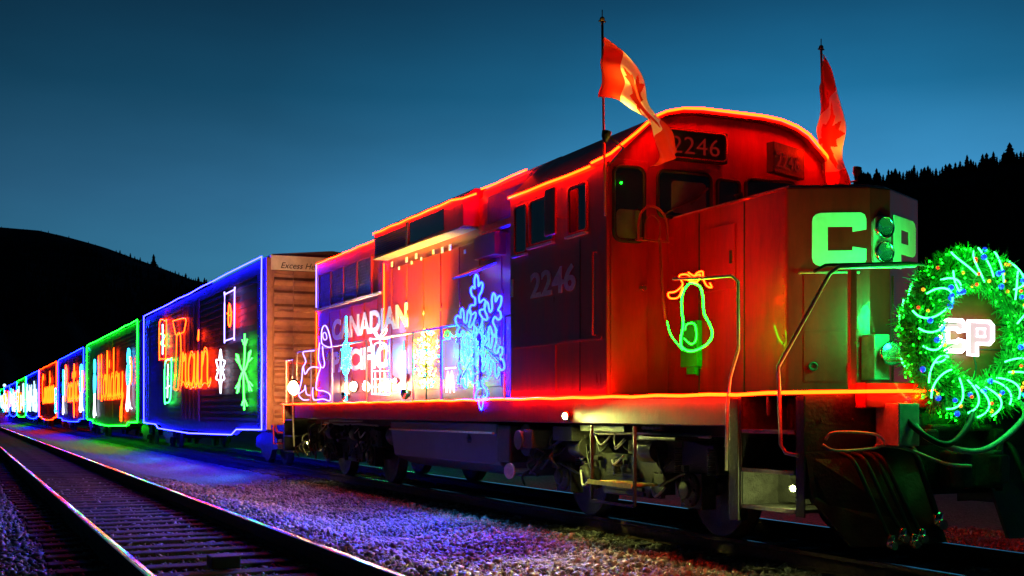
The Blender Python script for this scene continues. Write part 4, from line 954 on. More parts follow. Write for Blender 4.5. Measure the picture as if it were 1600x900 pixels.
# reindeer-like figure at the hood rear
S6 = (480, 440, 4.5)
trace('reindeer_light', 'white rope light reindeer figure at the rear of the walkway', 'light figure', 6.26,
      [(E_PUR, True, .011, [(100, 400), (104, 335), (125, 308), (148, 345), (168, 430), (165, 462), (130, 455), (104, 435)]),
       (E_PUR, True, .009, [(112, 365), (128, 360), (138, 395), (125, 410), (112, 395)]),
       (E_PUR, False, .011, [(88, 430), (82, 480), (80, 550), (94, 600), (76, 660), (62, 745), (80, 765), (120, 770), (160, 795), (158, 838), (110, 825), (50, 832), (38, 790), (40, 745)]),
       (E_PUR, False, .011, [(108, 455), (112, 520), (122, 575), (112, 605), (98, 600)]),
       (E_PUR, False, .011, [(80, 605), (40, 600), (10, 615), (-15, 650), (-30, 600), (-40, 700), (-60, 790), (-30, 830), (10, 830)]),
       (E_PUR, False, .010, [(-30, 600), (-10, 560), (-30, 500), (0, 490), (50, 485)]),
       (E_PUR, False, .010, [(-60, 790), (-20, 760), (-15, 730), (-5, 790), (20, 800)])], *S6)
c = px(541, 560, 6.30)
r_ = empty('star_light', c, 'tall pale blue light star standing before the word PACIFIC', 'light figure')
mb = MB()
for k in range(12):
    a = k * math.pi / 6; L_ = 0.75 if k % 6 == 3 else (0.34 if k % 2 else 0.26)
    mb.tube([(6.30, c[1] + 0.04 * math.cos(a), c[2] + 0.04 * math.sin(a)), (6.30, c[1] + L_ * math.cos(a), c[2] + L_ * math.sin(a))], 0.012, 5)
mb.tube([(6.29, c[1] + 0.2 * math.cos(a * .5236), c[2] + 0.3 * math.sin(a * .5236)) for a in range(12)], 0.012, 5, True).build('light_string', E_CYN2, r_)
trace('gift_light', 'white neon gift with a bow and square panes on the walkway', 'light figure', 6.27,
      [(E_WHT, False, .012, [(455, 785), (455, 640), (455, 470), (440, 400)]), (E_BLUF, False, .012, [(575, 790), (576, 640), (577, 400)]), (E_CYN, False, .010, [(455, 790), (575, 792)]),
       (E_WHT, False, .010, [(440, 400), (510, 405), (577, 398)]), (E_WHT, True, .010, [(500, 400), (470, 360), (455, 340), (475, 335), (505, 385), (540, 340), (560, 335), (545, 370)]),
       (E_WHT, False, .010, [(512, 400), (512, 560), (512, 790)]), (E_WHT, False, .009, [(455, 630), (575, 628)]), (E_WHT, False, .008, [(455, 685), (575, 684)]), (E_WHT, False, .008, [(455, 740), (575, 740)]),
       (E_WHT, False, .009, [(478, 640), (480, 785)]), (E_WHT, False, .009, [(545, 640), (546, 785)]),
       (E_WHT, True, .010, [(475, 440), (475, 540), (495, 590), (512, 605), (535, 590), (552, 540), (552, 440)])], *S6)
# little tree of white lamps
def light_tree(cx, cy, cz, X, H, W, n, label):
    r_ = empty('light_tree', (X, cy, cz), label, 'light figure'); w1 = MB(); w2 = MB(); g1 = MB()
    for k in range(n):
        a = random.random() * 6.283; rr = random.random() ** 0.55
        y = cy + W * rr * math.cos(a); z = cz + H / 2 + H / 2 * rr * math.sin(a)
        (g1 if random.random() < 0.33 else (w1 if random.random() < 0.6 else w2)).ball((X + random.uniform(-.08, .08), y, z), random.uniform(0.012, 0.022), 6, 4)
    w1.build('white_lamps', E_WRM2, r_)['kind'] = 'stuff'; w2.build('yellow_lamps', E_YEL2, r_)['kind'] = 'stuff'; g1.build('green_lamps', E_GRN4, r_)['kind'] = 'stuff'
    m = MB()
    for k in range(16):
        a = k * 0.3927; m.tube([(X, cy, cz + H / 2), (X, cy + W * math.cos(a), cz + H / 2 + H / 2 * math.sin(a))], 0.006, 4)
    m.tube([(X, cy, WZ), (X, cy, cz + H)], 0.012, 6).build('wire_frame', rubber, r_)
E_WRM2 = emit('warm_mini_lamps', (1.0, 0.62, 0.22), 6); E_YEL2 = emit('yellow_mini_lamps', (1.0, 0.55, 0.05), 6)
c = px(666, 560, 6.45); light_tree(None, c[1], 1.62, 6.45, 0.92, 0.42, 230, 'round tree of white and green lamps beside the snowflake')
c = px(704, 595, 6.5)
r_ = empty('lantern_light', c, 'small white lamp frame between the tree and the snowflake', 'light figure')
MB().tube([(6.5, c[1] + .16, 1.55), (6.5, c[1] + .1, 1.85), (6.5, c[1] + .02, 1.55), (6.5, c[1] - .05, 1.85), (6.5, c[1] - .14, 1.55)], 0.012, 5).tube([(6.5, c[1] + .2, 1.9), (6.5, c[1] - .2, 1.9)], 0.010, 5).build('light_string', E_WHT, r_)
trace('scroll_light', 'thin green and cyan rope scroll left of the blue snowflake', 'light figure', 6.27,
      [(E_GRN, True, .008, [(968, 370), (985, 350), (1003, 365), (1000, 390), (975, 392)]), (E_CYN, False, .009, [(1005, 365), (1030, 385), (1060, 370), (1080, 380)]), (E_SNO, False, .009, [(950, 410), (950, 570), (952, 690)]), (E_SNO, False, .009, [(948, 412), (1010, 405)])], *S6)
# Christmas bulb with bow
S5 = (920, 240, 2.25)
trace('bulb_light', 'green rope light Christmas bulb with an orange bow beside the nose', 'light figure', 6.40,
      [(E_GRN2, True, .0095, [(365, 455), (392, 470), (402, 510), (405, 560), (425, 600), (434, 635), (420, 665), (385, 688), (350, 694), (325, 675), (325, 640), (332, 600), (327, 550), (328, 500), (345, 465)]),
       (E_GRN, False, .006, [(338, 620), (345, 600), (372, 600), (378, 650), (360, 670), (335, 650)]), (E_GRN, False, .006, [(275, 590), (290, 640), (330, 690)]),
       (E_REDF, False, .008, [(330, 470), (315, 505), (285, 508), (280, 490), (305, 485), (330, 460), (318, 430), (345, 425), (365, 440), (380, 420), (400, 415), (402, 440), (415, 465), (432, 470), (425, 455)]),
       (E_REDF, False, .008, [(350, 418), (370, 430), (392, 425), (380, 450), (350, 445)]), (E_REDF, False, .006, [(410, 440), (450, 436), (508, 432)])], *S5)

# wreath with the lit sign
WY, WX, WZc = 7.88, 7.92, 1.93
wr = empty('wreath', (WX, WY, WZc), 'big green garland wreath with blue and gold baubles on the front handrail', 'wreath')
RM, RT = 0.565, 0.165
nb_ = 15000
V = np.zeros((nb_, 4, 3)); th = rng.uniform(0, 2 * math.pi, nb_); ph = rng.uniform(0, 2 * math.pi, nb_)
clump = 0.045 * np.sin(th * 11 + 1) + 0.03 * np.sin(th * 23 + 2) + 0.02 * np.sin(th * 47)
r_in = RT * rng.uniform(0.25, 0.85, nb_)
ct, s_t, cph, sph = np.cos(th), np.sin(th), np.cos(ph), np.sin(ph)
base = np.stack([(RM + r_in * cph) * ct, r_in * sph, (RM + r_in * cph) * s_t], 1)
nrm = np.stack([cph * ct, sph, cph * s_t], 1)
tg = np.stack([-s_t, 0 * ct, ct], 1)
dirv = nrm + tg * rng.uniform(-1.1, 1.1, (nb_, 1)) + rng.normal(0, 0.45, (nb_, 3)); dirv /= np.linalg.norm(dirv, axis=1)[:, None]
Ln = (0.050 + rng.uniform(0, 0.05, nb_) + np.maximum(clump, 0)) [:, None]
sd = np.cross(dirv, rng.normal(size=(nb_, 3))); sd /= np.linalg.norm(sd, axis=1)[:, None]; sd *= 0.0062
V[:, 0] = base - sd; V[:, 1] = base + sd; V[:, 2] = base + dirv * Ln + sd * 0.5; V[:, 3] = base + dirv * Ln - sd * 0.5
V += np.array([WX, WY, WZc])
me = bpy.data.meshes.new('garland'); me.from_pydata(V.reshape(-1, 3).tolist(), [], [(4 * i, 4 * i + 1, 4 * i + 2, 4 * i + 3) for i in range(nb_)]); me.materials.append(garland)
o = bpy.data.objects.new('garland', me); COL.objects.link(o); o.parent = wr; o.matrix_parent_inverse = Matrix.Translation(-world_loc(wr))
core = MB().tube([(WX + RM * math.cos(a * .2618), WY, WZc + RM * math.sin(a * .2618)) for a in range(24)], 0.055, 8, True).build('wire_hoop', rubber, wr)
for k in range(44):
    a0 = k * 2 * math.pi / 28 + 0.1 + random.uniform(-.04, .04); P = []
    r1 = RT * 1.12; pm = random.uniform(-2.0, -1.1) if k < 28 else random.uniform(1.1, 2.6); sk = random.choice((-1, 1, 1)) * random.uniform(0.10, 0.2)
    for q in range(9):
        p_ = pm + (q - 4) * 0.20; th_ = a0 + sk * (1 - ((q - 4) / 4) ** 2) + (q - 4) * 0.02
        P.append((WX + (RM + r1 * math.cos(p_)) * math.cos(th_), WY + r1 * math.sin(p_) - 0.01, WZc + (RM + r1 * math.cos(p_)) * math.sin(th_)))
    MB().tube(smooth(P, 2), 0.0072, 5).build('light_strand', E_MIC, wr)
gl = MB()
for k in range(430):
    a = random.random() * 6.283; p_ = random.uniform(-3.0, 2.6); rr = RT * random.uniform(0.9, 1.25)
    gl.ball((WX + (RM + rr * math.cos(p_)) * math.cos(a), WY + rr * math.sin(p_), WZc + (RM + rr * math.cos(p_)) * math.sin(a)), random.uniform(0.005, 0.008), 6, 4)
o = gl.build('mini_lights', E_GRN, wr); o['kind'] = 'stuff'
for k in range(74):
    a = random.random() * 6.283; p_ = random.uniform(-2.6, -0.5); rr = RT * random.uniform(1.0, 1.2)
    m_, r0 = random.choice(((blueb, 0.026), (goldb, 0.017), (goldb, 0.015), (redb, 0.016), (blueb, 0.022)))
    MB().ball((WX + (RM + rr * math.cos(p_)) * math.cos(a), WY + rr * math.sin(p_) - 0.01, WZc + (RM + rr * math.cos(p_)) * math.sin(a)), r0, 10, 7).build('bauble', m_, wr)
light('wreath_light', (WX - 0.35, WY + 0.12, WZc + 0.25), (0.002, 1.0, 0.13), 300, 0.22, wr)
light('wreath_light', (WX - 0.1, WY - 0.3, WZc - 0.1), (0.01, 1.0, 0.16), 30, 0.25, wr)
# lit letters in the middle of the wreath
cpz = WZc + 0.02
MB().cyl((WX, WY + 0.05, WZc), (0, 1, 0), 0.44, 0.02, 40).build('backing_disc', mat('brown_backing', (0.20, 0.035, 0.012), 0.4, var=0.3, vscale=6), wr)
sg = empty('letter_sign', (WX, WY - 0.02, cpz), 'white glowing letters CP hanging in the middle of the wreath', 'sign')
def cp_outline(raw, x0, z0, w, h, yy): return [(x0 + a * w, yy, z0 + b * h) for a, b in raw]
Craw = [(1, .68), (.74, .64), (.70, .72), (.32, .72), (.32, .30), (.70, .30), (.74, .37), (1, .32), (1, .10), (.9, 0), (.16, 0), (.02, .08), (0, .16), (0, .84), (.02, .92), (.16, 1), (.9, 1), (1, .88)]
Praw = [(0, -.12), (.36, -.12), (.36, .26), (.86, .26), (1, .40), (1, .88), (.86, 1), (0, 1)]
xa_ = pxy(1465, 540, WY)[0]; xb_ = pxy(1503, 540, WY)[0]; xc_ = pxy(1509, 540, WY)[0]; xd_ = pxy(1547, 540, WY)[0]
z0_, h_ = pxy(1500, 549, WY)[2], 0.26
for nm, raw_, a_, b2 in (('neon_letter', Craw, xa_, xb_), ('neon_letter', Praw, xc_, xd_)):
    o1 = MB().tube(cp_outline(raw_, a_, z0_, b2 - a_, h_, WY - 0.03), 0.017, 6, True)
    if raw_ is Praw: o1.tube(cp_outline([(.36, .5), (.36, .76), (.68, .76), (.68, .5)], a_, z0_, b2 - a_, h_, WY - 0.03), 0.010, 6, True)
    o1.build(nm, E_SGN, sg)
    fo = cp_outline(raw_, a_, z0_, b2 - a_, h_, 0)
    MB().prism([(q[0], q[2]) for q in fo], WY - 0.022, WY - 0.012).build('letter_halo', E_HALO, sg)  # halo between the letter tubes, made as a glowing sheet
MB().tube([(WX - 0.47, WY, z0_ + 0.24), (WX + 0.47, WY, z0_ + 0.24)], 0.008, 5).tube([(WX - 0.47, WY, z0_ + 0.02), (WX + 0.47, WY, z0_ + 0.02)], 0.008, 5).build('mounting_wire', rubber, sg)
hr2 = MB().tube(smooth([(WX + 0.0, WY - .03, z0_ - 0.03), (WX + .03, WY - .03, z0_ - 0.15), (WX + .0, WY, z0_ - 0.3)], 5), 0.008, 5).build('power_cord', rubber, sg)

# ------------------------------------------------------------------ boxcars
INV = [(.002083, .003413), (.003534, .004926), (.00505, .00633), (.00645, .00781), (.0079, .0093), (.0094, .0108), (.0109, .0123), (.0124, .0138), (.0139, .0153), (.0154, .0168)]
def Yof(inv): return px(1 / inv - 65, 500, XN)[1]
BZ0, BZ1 = 0.86, 4.83
CARLEN = 19.0
def car_body(parent, ya, yb):
    b0 = MB().prism([(XN, BZ0 + .1), (XN, BZ1 - 0.12), (XN + 0.15, BZ1), (TT, BZ1 + 0.14), (XF - 0.15, BZ1), (XF, BZ1 - 0.12), (XF, BZ0 + .1)], ya, yb).build('body', boxdark, parent)
    # horizontal side sheathing ribs, sill
    m = MB(); k = 0
    zz = BZ0 + 0.2
    while zz < BZ1 - 0.3:
        m.box(XN - 0.018, XN, ya + 0.12, yb - 0.12, zz, zz + 0.06); m.box(XF, XF + 0.018, ya + 0.12, yb - 0.12, zz, zz + 0.06); zz += 0.16
    m.build('side_ribs', boxdark, parent)
    m = MB()
    L0 = yb - ya
    for X_ in (XN - 0.012, XF - 0.012):
        m.prism([(ya, BZ0 - .02), (ya + 2.4, BZ0 - 0.02), (ya + 3.0, BZ0 - 0.17), (yb - 4.2, BZ0 - 0.15), (yb - 3.4, BZ0 - .02), (yb, BZ0 - .02), (yb, BZ0 + 0.16), (ya, BZ0 + 0.16)], X_, X_ + 0.024, 'X')
    m.box(TT - 0.3, TT + 0.3, ya + 0.1, yb - 0.1, 0.72, 0.98)
    m.build('underframe', black, parent)
    # side door
    yc = (ya + yb) / 2
    dd = MB().box(XN - 0.05, XN - 0.019, yc - 1.5, yc + 1.5, BZ0 + 0.14, BZ1 - 0.35)
    for q in range(5): dd.box(XN - 0.065, XN - 0.049, yc - 1.45 + q * 0.68, yc - 1.38 + q * 0.68, BZ0 + 0.2, BZ1 - 0.4)
    dd.build('sliding_door', boxdark, parent)
    # ladder at each end of the side
    for y0 in (ya + 0.15, yb - 0.6):
        m = MB()
        for q in range(9): m.tube([(XN - 0.05, y0, 1.0 + q * 0.4), (XN - 0.05, y0 + 0.42, 1.0 + q * 0.4)], 0.011, 5)
        m.box(XN - 0.055, XN - 0.02, y0 - 0.02, y0 + 0.0, 0.9, 4.4).box(XN - 0.055, XN - 0.02, y0 + 0.42, y0 + 0.44, 0.9, 4.4)
        m.build('ladder', black, parent)
def car_truck(parent, yc):
    tr = MB()
    for x0, x1 in ((6.78, 6.9), (2 * TT - 6.9, 2 * TT - 6.78)):
        tr.prism([(yc - 1.15, 0.40), (yc - 1.1, 0.62), (yc - 0.45, 0.78), (yc + 0.45, 0.78), (yc + 1.1, 0.62), (yc + 1.15, 0.40), (yc + 0.6, 0.36), (yc + 0.4, 0.16), (yc - 0.4, 0.16), (yc - 0.6, 0.36)], x0, x1, 'X')
    T = tr.box(7.0, 8.7, yc - 0.2, yc + 0.2, 0.4, 0.72).build('truck', black, parent)
    for s_ in (-1, 1):
        for xw in (TT - 0.79, TT + 0.79):
            MB().lathe((xw, yc + s_ * 0.88, 0.42), (1, 0, 0), [(0.0, 0.06 * (-1 if xw < TT else 1)), (0.3, 0.02 * (-1 if xw < TT else 1)), (0.40, 0.06 * (-1 if xw < TT else 1)), (0.42, -0.04 * (-1 if xw < TT else 1)), (0.445, -0.08 * (-1 if xw < TT else 1)), (0.0, -0.08 * (-1 if xw < TT else 1))], 22).build('wheel', black, T)
        MB().cyl((TT, yc + s_ * 0.88, 0.42), (1, 0, 0), 0.08, 1.9, 10).build('axle', black, T)
def frame_rope(parent, ya, yb, m, far, r=0.016):
    jj = lambda: random.uniform(-0.03, 0.03)
    X_ = XN - 0.08
    n = 10; top = [(X_, ya + 0.05 + (yb - ya - .1) * k / n, BZ1 - 0.06 + jj() * .6) for k in range(n + 1)]
    rt = [(X_, yb - 0.05 + jj(), BZ1 - 0.06 - (BZ1 - BZ0) * k / 5) for k in range(1, 5)]
    bt = [(X_, yb - 0.05, BZ0 - 0.0), (X_, yb - 3.0, BZ0 - 0.03), (X_, yb - 3.5, BZ0 - 0.16), (X_, (ya + yb) / 2, BZ0 - 0.22 + jj()), (X_, ya + 3.4, BZ0 - 0.17), (X_, ya + 2.8, BZ0 - 0.03), (X_, ya + 0.05, BZ0 - 0.0)]
    lf = [(X_, ya + 0.05 + jj(), BZ0 + (BZ1 - BZ0) * k / 5) for k in range(1, 5)]
    MB().tube(top + rt + bt + lf, r, 6, True).build('frame_light', m, parent)
    if far: MB().tube([(XF + 0.06, ya, BZ0), (XF + 0.06, yb, BZ0)], r, 6).build('frame_light', far, parent)
cols_ = [E_BLU, E_GRNF, E_BLUF, E_REDF, E_BLUF, E_GRNF, E_BLUF, E_BLUF, E_GRNF, E_BLUF]
names_ = ['dark boxcar outlined in blue light directly behind the locomotive, with the word Train', 'dark boxcar outlined in green light with the word Holiday, second behind the locomotive',
          'dark boxcar outlined in blue light with the word Pacific, third behind the locomotive', 'dark boxcar outlined in orange red light with the word Canadian, fourth in line',
          'far boxcar outlined in blue and filled with white light figures, fifth in line', 'far boxcar outlined in green with a white and orange light picture, sixth in line', 'distant boxcar outlined in blue between the green one and the white lamp, seventh',
          'distant boxcar with red, yellow and white lights, eighth in line', 'very distant boxcar at the left edge, ninth in line', 'last visible boxcar, mostly a glow at the left edge']
cars = []
for k, (i0, i1) in enumerate(INV):
    ya, yb = Yof(i0), Yof(i1)
    c_ = empty('boxcar', (TT, (ya + yb) / 2, 0), names_[k], 'boxcar', 'boxcars of the train')
    car_body(c_, ya, yb)
    if k < 5:
        car_truck(c_, ya + 2.0); car_truck(c_, yb - 2.0)
        MB().box(TT - 0.12, TT + 0.12, ya - 0.55, ya, 0.74, 0.98).box(TT - 0.2, TT + 0.2, ya - 0.75, ya - 0.45, 0.68, 1.02).build('coupler', grime, c_)
    frame_rope(c_, ya, yb, cols_[k], (E_GRNF if k == 0 else None), 0.016 if k == 0 else (0.020 if k < 4 else 0.026))
    cars.append((c_, ya, yb))
# end of the first car
c1, ya, yb = cars[0]
for q in (1.5, 7.0, 13.0): light('frame_glow', (XN - 0.2, ya + q, 0.75), (0.03, 0.25, 1.0), 170, 0.15, c1, 'SPOT', (4.0, ya + q, -0.3), 150, 0.8)
en = MB().box(XN + 0.02, XF - 0.02, ya - 0.03, ya - 0.001, BZ0 + 0.1, 4.46).build('end_wall', boxend, c1)
m = MB(); zz = 1.12
while zz < 4.4:
    m.prism([(ya - 0.031, zz), (ya - 0.10, zz + 0.07), (ya - 0.10, zz + 0.12), (ya - 0.031, zz + 0.19)], XN + 0.18, XF - 0.18, 'X'); zz += 0.30
m.build('end_corrugation', boxend, c1)
MB().box(XN - 0.005, XN + 0.10, ya - 0.09, ya - 0.031, BZ0, BZ1 - 0.1).box(XF - .1, XF + .005, ya - 0.09, ya - .031, BZ0, BZ1 - 0.1).build('corner_post', boxend, c1)
eb = MB().box(XN + 0.1, XF - 0.1, ya - 0.05, ya - 0.001, 4.47, 4.80).build('end_band', cream, c1)
text('lettering', 'Excess Height Car', (6.62, ya - 0.056, 4.515), FRONT, 0.19, rubber, eb, shear=0.3)
m = MB()
for q in range(9): m.tube([(XN + 0.15, ya - 0.14, 1.0 + q * 0.42), (XN + 0.6, ya - 0.14, 1.0 + q * 0.42)], 0.012, 5)
m.box(XN + 0.14, XN + 0.155, ya - 0.15, ya - 0.13, 0.95, 4.42).box(XN + 0.595, XN + 0.61, ya - 0.15, ya - 0.13, 0.95, 4.42)
m.build('end_ladder', boxend, c1)
# brake rigging at the car end, red
MB().tube([(6.5, ya - 0.1, 0.95), (6.5, ya - 0.3, 0.8), (6.9, ya - 0.5, 0.78)], 0.03, 6).tube([(6.45, ya - 0.12, 1.0), (6.45, ya - 0.12, 0.55), (6.9, ya - 0.12, 0.55)], 0.022, 6).build('grab_iron', handr, c1)

# words and pictures on the cars
ST = {  # stroke letters: x advance, strokes in a box with x-height 0.5
 'T': (0.62, [[(0.02, .78), (0.02, .98), (.5, 1.02), (.52, .80), (.36, .78)], [(.26, .98), (.24, .5), (.20, .0), (.12, .02)]]),
 'r': (0.34, [[(.0, .05), (.05, .45), (.07, .52), (.12, .42), (.22, .48), (.22, .15), (.28, .02), (.36, .08)]]),
 'a': (0.46, [[(.34, .42), (.2, .5), (.06, .36), (.05, .12), (.16, .0), (.30, .12), (.36, .46), (.36, .12), (.42, .0), (.50, .08)]]),
 'i': (0.24, [[(.02, .1), (.08, .48), (.08, .12), (.14, .0), (.24, .08)], [(.08, .66), (.12, .78), (.10, .66)]]),
 'n': (0.48, [[(.02, .02), (.05, .48), (.06, .3), (.18, .5), (.30, .42), (.30, .12), (.36, .0), (.46, .08)]]),
 'H': (0.72, [[(.1, .0), (.12, .5), (.10, 1.0)], [(.48, 1.0), (.46, .5), (.48, .0), (.6, .06)], [(.0, .46), (.3, .56), (.62, .50)]]),
 'o': (0.42, [[(.2, .5), (.05, .36), (.05, .12), (.18, .0), (.32, .12), (.32, .38), (.22, .5), (.40, .44)]]),
 'l': (0.24, [[(.02, .1), (.14, .7), (.10, 1.0), (.04, .8), (.06, .12), (.14, .0), (.24, .08)]]),
 'd': (0.48, [[(.34, .42), (.2, .5), (.06, .36), (.05, .12), (.16, .0), (.32, .12), (.38, 1.0), (.36, .12), (.42, .0), (.50, .08)]]),
 'y': (0.48, [[(.02, .48), (.06, .1), (.2, .02), (.34, .2), (.36, .5), (.34, -.1), (.28, -.42), (.14, -.4), (.2, -.2), (.46, .06)]]),
 'P': (0.58, [[(.12, .0), (.14, 1.0), (.4, 1.0), (.52, .82), (.44, .6), (.14, .52)]]),
 'c': (0.38, [[(.32, .42), (.18, .5), (.05, .36), (.05, .12), (.18, .0), (.38, .1)]]),
 'f': (0.30, [[(.0, .1), (.2, .8), (.16, 1.0), (.08, .8), (.08, -.38), (.18, -.3), (.10, .05), (.3, .1)]]),
 'C': (0.62, [[(.5, .84), (.36, 1.0), (.12, .9), (.04, .5), (.14, .06), (.36, .0), (.58, .16)]]),
}
def word_sign(word, x0, x1, ytop, ybot, label, X=XN - 0.14, dbl=0.05, r=0.015, m=E_ORG, root=None):
    """neon script word; x0..x1 and the capital height are where the word stands on the car side"""
    a = px(x0, ybot, X); b_ = px(x1, ybot, X); zt = px((x0 + x1) / 2, ytop, X)[2]; zb = px((x0 + x1) / 2, ybot, X)[2]
    W = a[1] - b_[1]; H = zt - zb; tot = sum(ST[ch][0] for ch in word); cx = 0
    s_ = root or empty('word_sign', (X, (a[1] + b_[1]) / 2, zb), label, 'sign')
    for ch in word:
        adv, strokes = ST[ch]; mb = MB()
        for st_ in strokes:
            P = smooth([Vector((0, a[1] - (cx + q[0]) / tot * W, zb + q[1] * H)) for q in st_], 5)
            A_, B_ = [], []
            for i in range(len(P)):
                t_ = (P[min(i + 1, len(P) - 1)] - P[max(i - 1, 0)]); t_ = t_.normalized() if t_.length > 1e-6 else Vector((0, 0, 1))
                n_ = Vector((0, -t_.z, t_.y)); A_.append(Vector((X, P[i].y, P[i].z)) + n_ * dbl); B_.append(Vector((X, P[i].y, P[i].z)) - n_ * dbl)
            mb.tube(A_ + B_[::-1], r, 5, True)
        mb.build('neon_letter', m, s_); cx += adv
    return s_
word_sign('Holiday', 153, 193, 548, 622, 'orange neon script word Holiday on the second boxcar', dbl=0.07, r=0.013)
word_sign('Pacific', 101, 123, 572, 626, 'orange neon script word Pacific on the third boxcar', dbl=0.075, r=0.017)
word_sign('Canadian', 66, 85, 583, 628, 'orange neon script word Canadian on the fourth boxcar', dbl=0.085, r=0.022)
S4 = (220, 380, 2.648)
SX = XN - 0.12
train_sign = trace('word_sign', 'orange neon script word Train on the first boxcar', 'sign', SX,
      [(E_ORG, True, .015, [(133, 325), (138, 320), (178, 311), (187, 320), (183, 345), (178, 366), (165, 373), (146, 380), (140, 360)]),
       (E_ORG, True, .015, [(150, 380), (147, 450), (142, 560), (137, 600), (152, 604), (158, 560), (165, 480), (166, 430), (163, 376)]),
       (E_ORG, False, .013, [(166, 592), (176, 572), (188, 596), (204, 576), (216, 598), (232, 578), (246, 598), (262, 578), (276, 584)])], 220, 380, 2.648)
trace('snowflake_sign', 'bright green neon snowflake at the right end of the first boxcar', 'sign', SX,
      [(E_GSN, False, .020, [(430, 375), (430, 460), (425, 530), (426, 600), (428, 690)]), (E_GSN, False, .020, [(395, 460), (408, 500), (425, 530), (440, 500), (455, 445)]), (E_GSN, False, .020, [(398, 620), (408, 570), (425, 530), (442, 570), (458, 610)]),
       (E_GSN, False, .016, [(420, 400), (430, 425), (440, 398)]), (E_GSN, False, .016, [(418, 670), (428, 645), (440, 672)]), (E_GSN, False, .016, [(393, 480), (408, 498), (402, 462)]), (E_GSN, False, .016, [(460, 475), (444, 490), (448, 450)]),
       (E_GSN, False, .016, [(392, 600), (408, 575), (404, 615)]), (E_GSN, False, .016, [(462, 590), (446, 572), (448, 612)])], *S4)
trace('candle_sign', 'tall lavender neon window frame with an orange candle on the first boxcar', 'sign', SX,
      [(E_PUR, True, .018, [(347, 215), (348, 212), (386, 193), (388, 197), (386, 388), (384, 392), (350, 403), (346, 398)]), (E_REDF, True, .016, [(362, 320), (366, 250), (374, 290), (372, 330), (367, 345)]), (E_ORG, False, .016, [(358, 290), (368, 300), (376, 285)])], *S4)
trace('star_sign', 'white neon star figure right of the word Train', 'sign', SX,
      [(E_WHT, True, .020, [(330, 440), (336, 480), (348, 490), (338, 525), (346, 560), (334, 572), (330, 620), (325, 572), (312, 560), (320, 525), (312, 485), (324, 480)]), (E_WHT, False, .020, [(330, 470), (330, 600)]), (E_WHT, False, .016, [(314, 525), (345, 523)])], *S4)
trace('parcel_sign', 'orange framed neon box with a white snowflake at the left of the first boxcar', 'sign', SX,
      [(E_REDF, True, .018, [(78, 328), (102, 322), (106, 328), (103, 470), (100, 478), (80, 478), (77, 470)]), (E_WHT, False, .024, [(90, 335), (91, 400), (90, 460)]), (E_MIC, False, .018, [(84, 375), (98, 385), (84, 415), (98, 425)])], *S4)
trace('bell_sign', 'small white and green neon gift low at the left of the first boxcar', 'sign', SX,
      [(E_MIC, True, .018, [(100, 500), (124, 482), (127, 490), (122, 640), (104, 660), (99, 650)]), (E_WHT, False, .020, [(112, 500), (110, 640)]), (E_GRN, False, .018, [(104, 560), (122, 545)]), (E_WHT, False, .016, [(104, 600), (120, 590)])], *S4)
word_sign('rain', 284, 330, 495, 604, '', X=SX, dbl=0.045, r=0.013, root=train_sign)
# small lavender pennants under the blue frame of the first car
m = MB()
for k in range(9):
    p_ = px(395 - k * 16, 400 + k * 8.6 + 14, SX + .03); m.tube([(SX + .03, p_[1], p_[2]), (SX + .03, p_[1] - 0.16, p_[2] + 0.28), (SX + .03, p_[1] + 0.10, p_[2] + 0.30)], 0.008, 4)
# (kept dim and few: reflections of the frame tube)
def figure(x, ytop, ybot, label, top, bottom, X=XN - 0.14, w=0.55, r=0.035, extra=None):
    c = px(x, ytop, X); zt = c[2]; zb = px(x, ybot, X)[2]; H = zt - zb; y = c[1]
    s_ = empty('skater_sign', (X, y, zb), label, 'sign')
    MB().tube(smooth([(X, y, zt), (X, y + w * .4, zt - .10 * H), (X, y + w * .3, zt - .22 * H), (X, y - w * .3, zt - .22 * H), (X, y - w * .4, zt - .08 * H)], 3, True), r, 5, True).build('neon_tube', top, s_)
    MB().tube(smooth([(X, y + w * .5, zt - .28 * H), (X, y + w * .7, zt - .5 * H), (X, y + w * .2, zt - .6 * H), (X, y - w * .4, zt - .5 * H), (X, y - w * .5, zt - .3 * H)], 3, True), r, 5, True).build('neon_tube', top, s_)
    MB().tube(smooth([(X, y + w * .3, zt - .6 * H), (X, y + w * .5, zt - .8 * H), (X, y + w * 1.0, zb + .04 * H), (X, y + w * .3, zb), (X, y, zt - .62 * H)], 3), r, 5).build('neon_tube', bottom, s_)
    MB().tube(smooth([(X, y - w * .2, zt - .6 * H), (X, y - w * .1, zt - .8 * H), (X, y - w * .7, zb + .04 * H), (X, y - w * 1.3, zb + .02 * H)], 3), r, 5).build('neon_tube', bottom, s_)
    if extra: MB().tube(smooth([(X, y - w * .7, zt - .15 * H), (X, y - w * 1.2, zt - .3 * H), (X, y - w * 1.1, zt - .5 * H), (X, y - w * .7, zt - .58 * H)], 4), r, 5).build('neon_tube', extra, s_)
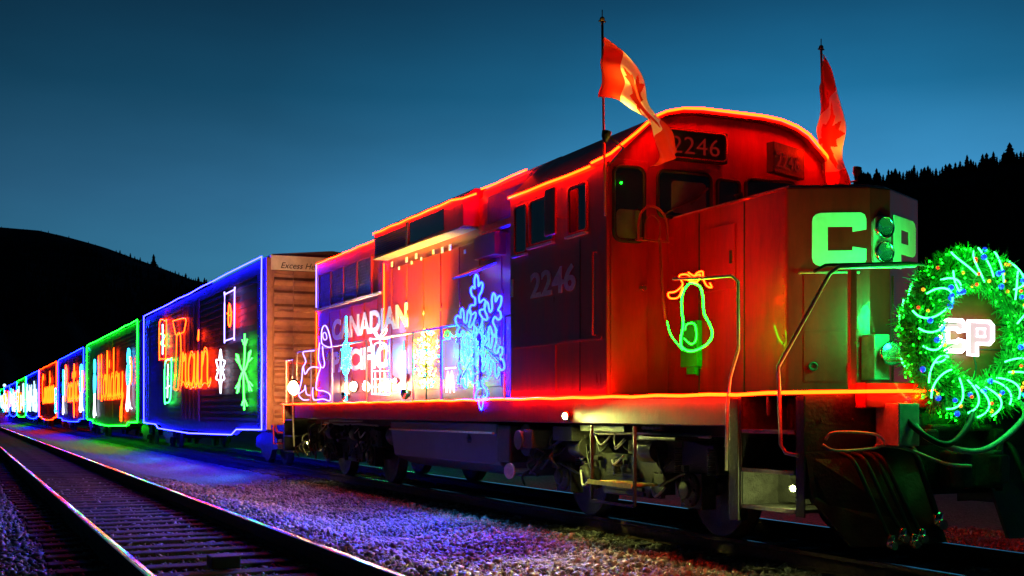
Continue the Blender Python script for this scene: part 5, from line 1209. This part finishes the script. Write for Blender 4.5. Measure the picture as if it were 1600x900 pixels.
figure(148, 562, 650, 'thin cyan and white neon figure left of the word Holiday', E_CYN, E_WHT)
figure(201, 545, 640, 'cyan and white neon skater with an orange scarf right of the word Holiday', E_CYN, E_WHT, extra=E_ORG, w=0.7)
figure(99, 578, 646, 'white neon figure left of the word Pacific', E_CYN, E_WHT, r=0.04)
figure(127, 570, 642, 'white and cyan neon figure with an orange stroke right of the word Pacific', E_CYN, E_WHT, extra=E_ORG, w=0.9, r=0.05)
figure(87, 607, 644, 'small blue neon figure at the right end of the orange framed boxcar', E_CYN, E_CYN, r=0.05)
E_PNL = emit('white_picture_lights', (0.50, 0.85, 1.0), 2.0)
def picture(kx, label, mats, dens=26, seed=1):
    c_, ya, yb = cars[kx]; X = XN - 0.14; rr = random.Random(seed)
    s_ = empty('picture_sign', (X, (ya + yb) / 2, 1.2), label, 'sign')
    for m_ in mats:
        for k in range(dens):
            mb = MB(); y = rr.uniform(ya + 1.5, yb - 1.5); z0 = rr.uniform(1.2, 2.4); h = rr.uniform(0.6, 2.0)
            mb.tube([(X, y, z0), (X, y + rr.uniform(-.6, .6), z0 + h / 2), (X, y + rr.uniform(-.8, .8), min(4.3, z0 + h))], 0.06, 5)
            mb.build('neon_tube', m_, s_)
picture(4, 'dense white light picture on the fifth boxcar', [E_PNL, E_PNL], 22, 2)
picture(5, 'white light picture with orange trim on the sixth boxcar', [E_PNL, E_ORG], 16, 3)
picture(6, 'cyan, white and orange lights on the seventh boxcar', [E_PNL, E_CYN, E_ORG], 10, 4)
picture(7, 'red, yellow and white lights on the eighth boxcar', [E_PNL, E_REDF, E_ORG], 12, 5)
picture(8, 'pink and blue lights on the ninth boxcar', [E_PUR, E_CYN, E_PNL], 12, 6)
p_ = px(7, 602, XN - .2)
sl = empty('roof_lamp', p_, 'round white lamp shining above the farthest boxcars', 'lamp')
MB().ball(p_, 0.22, 12, 8).build('lamp_globe', E_PNL, sl)
MB().cyl((p_[0], p_[1], p_[2] - 0.4), (0, 0, 1), 0.05, 0.5, 8).build('bracket', black, sl)
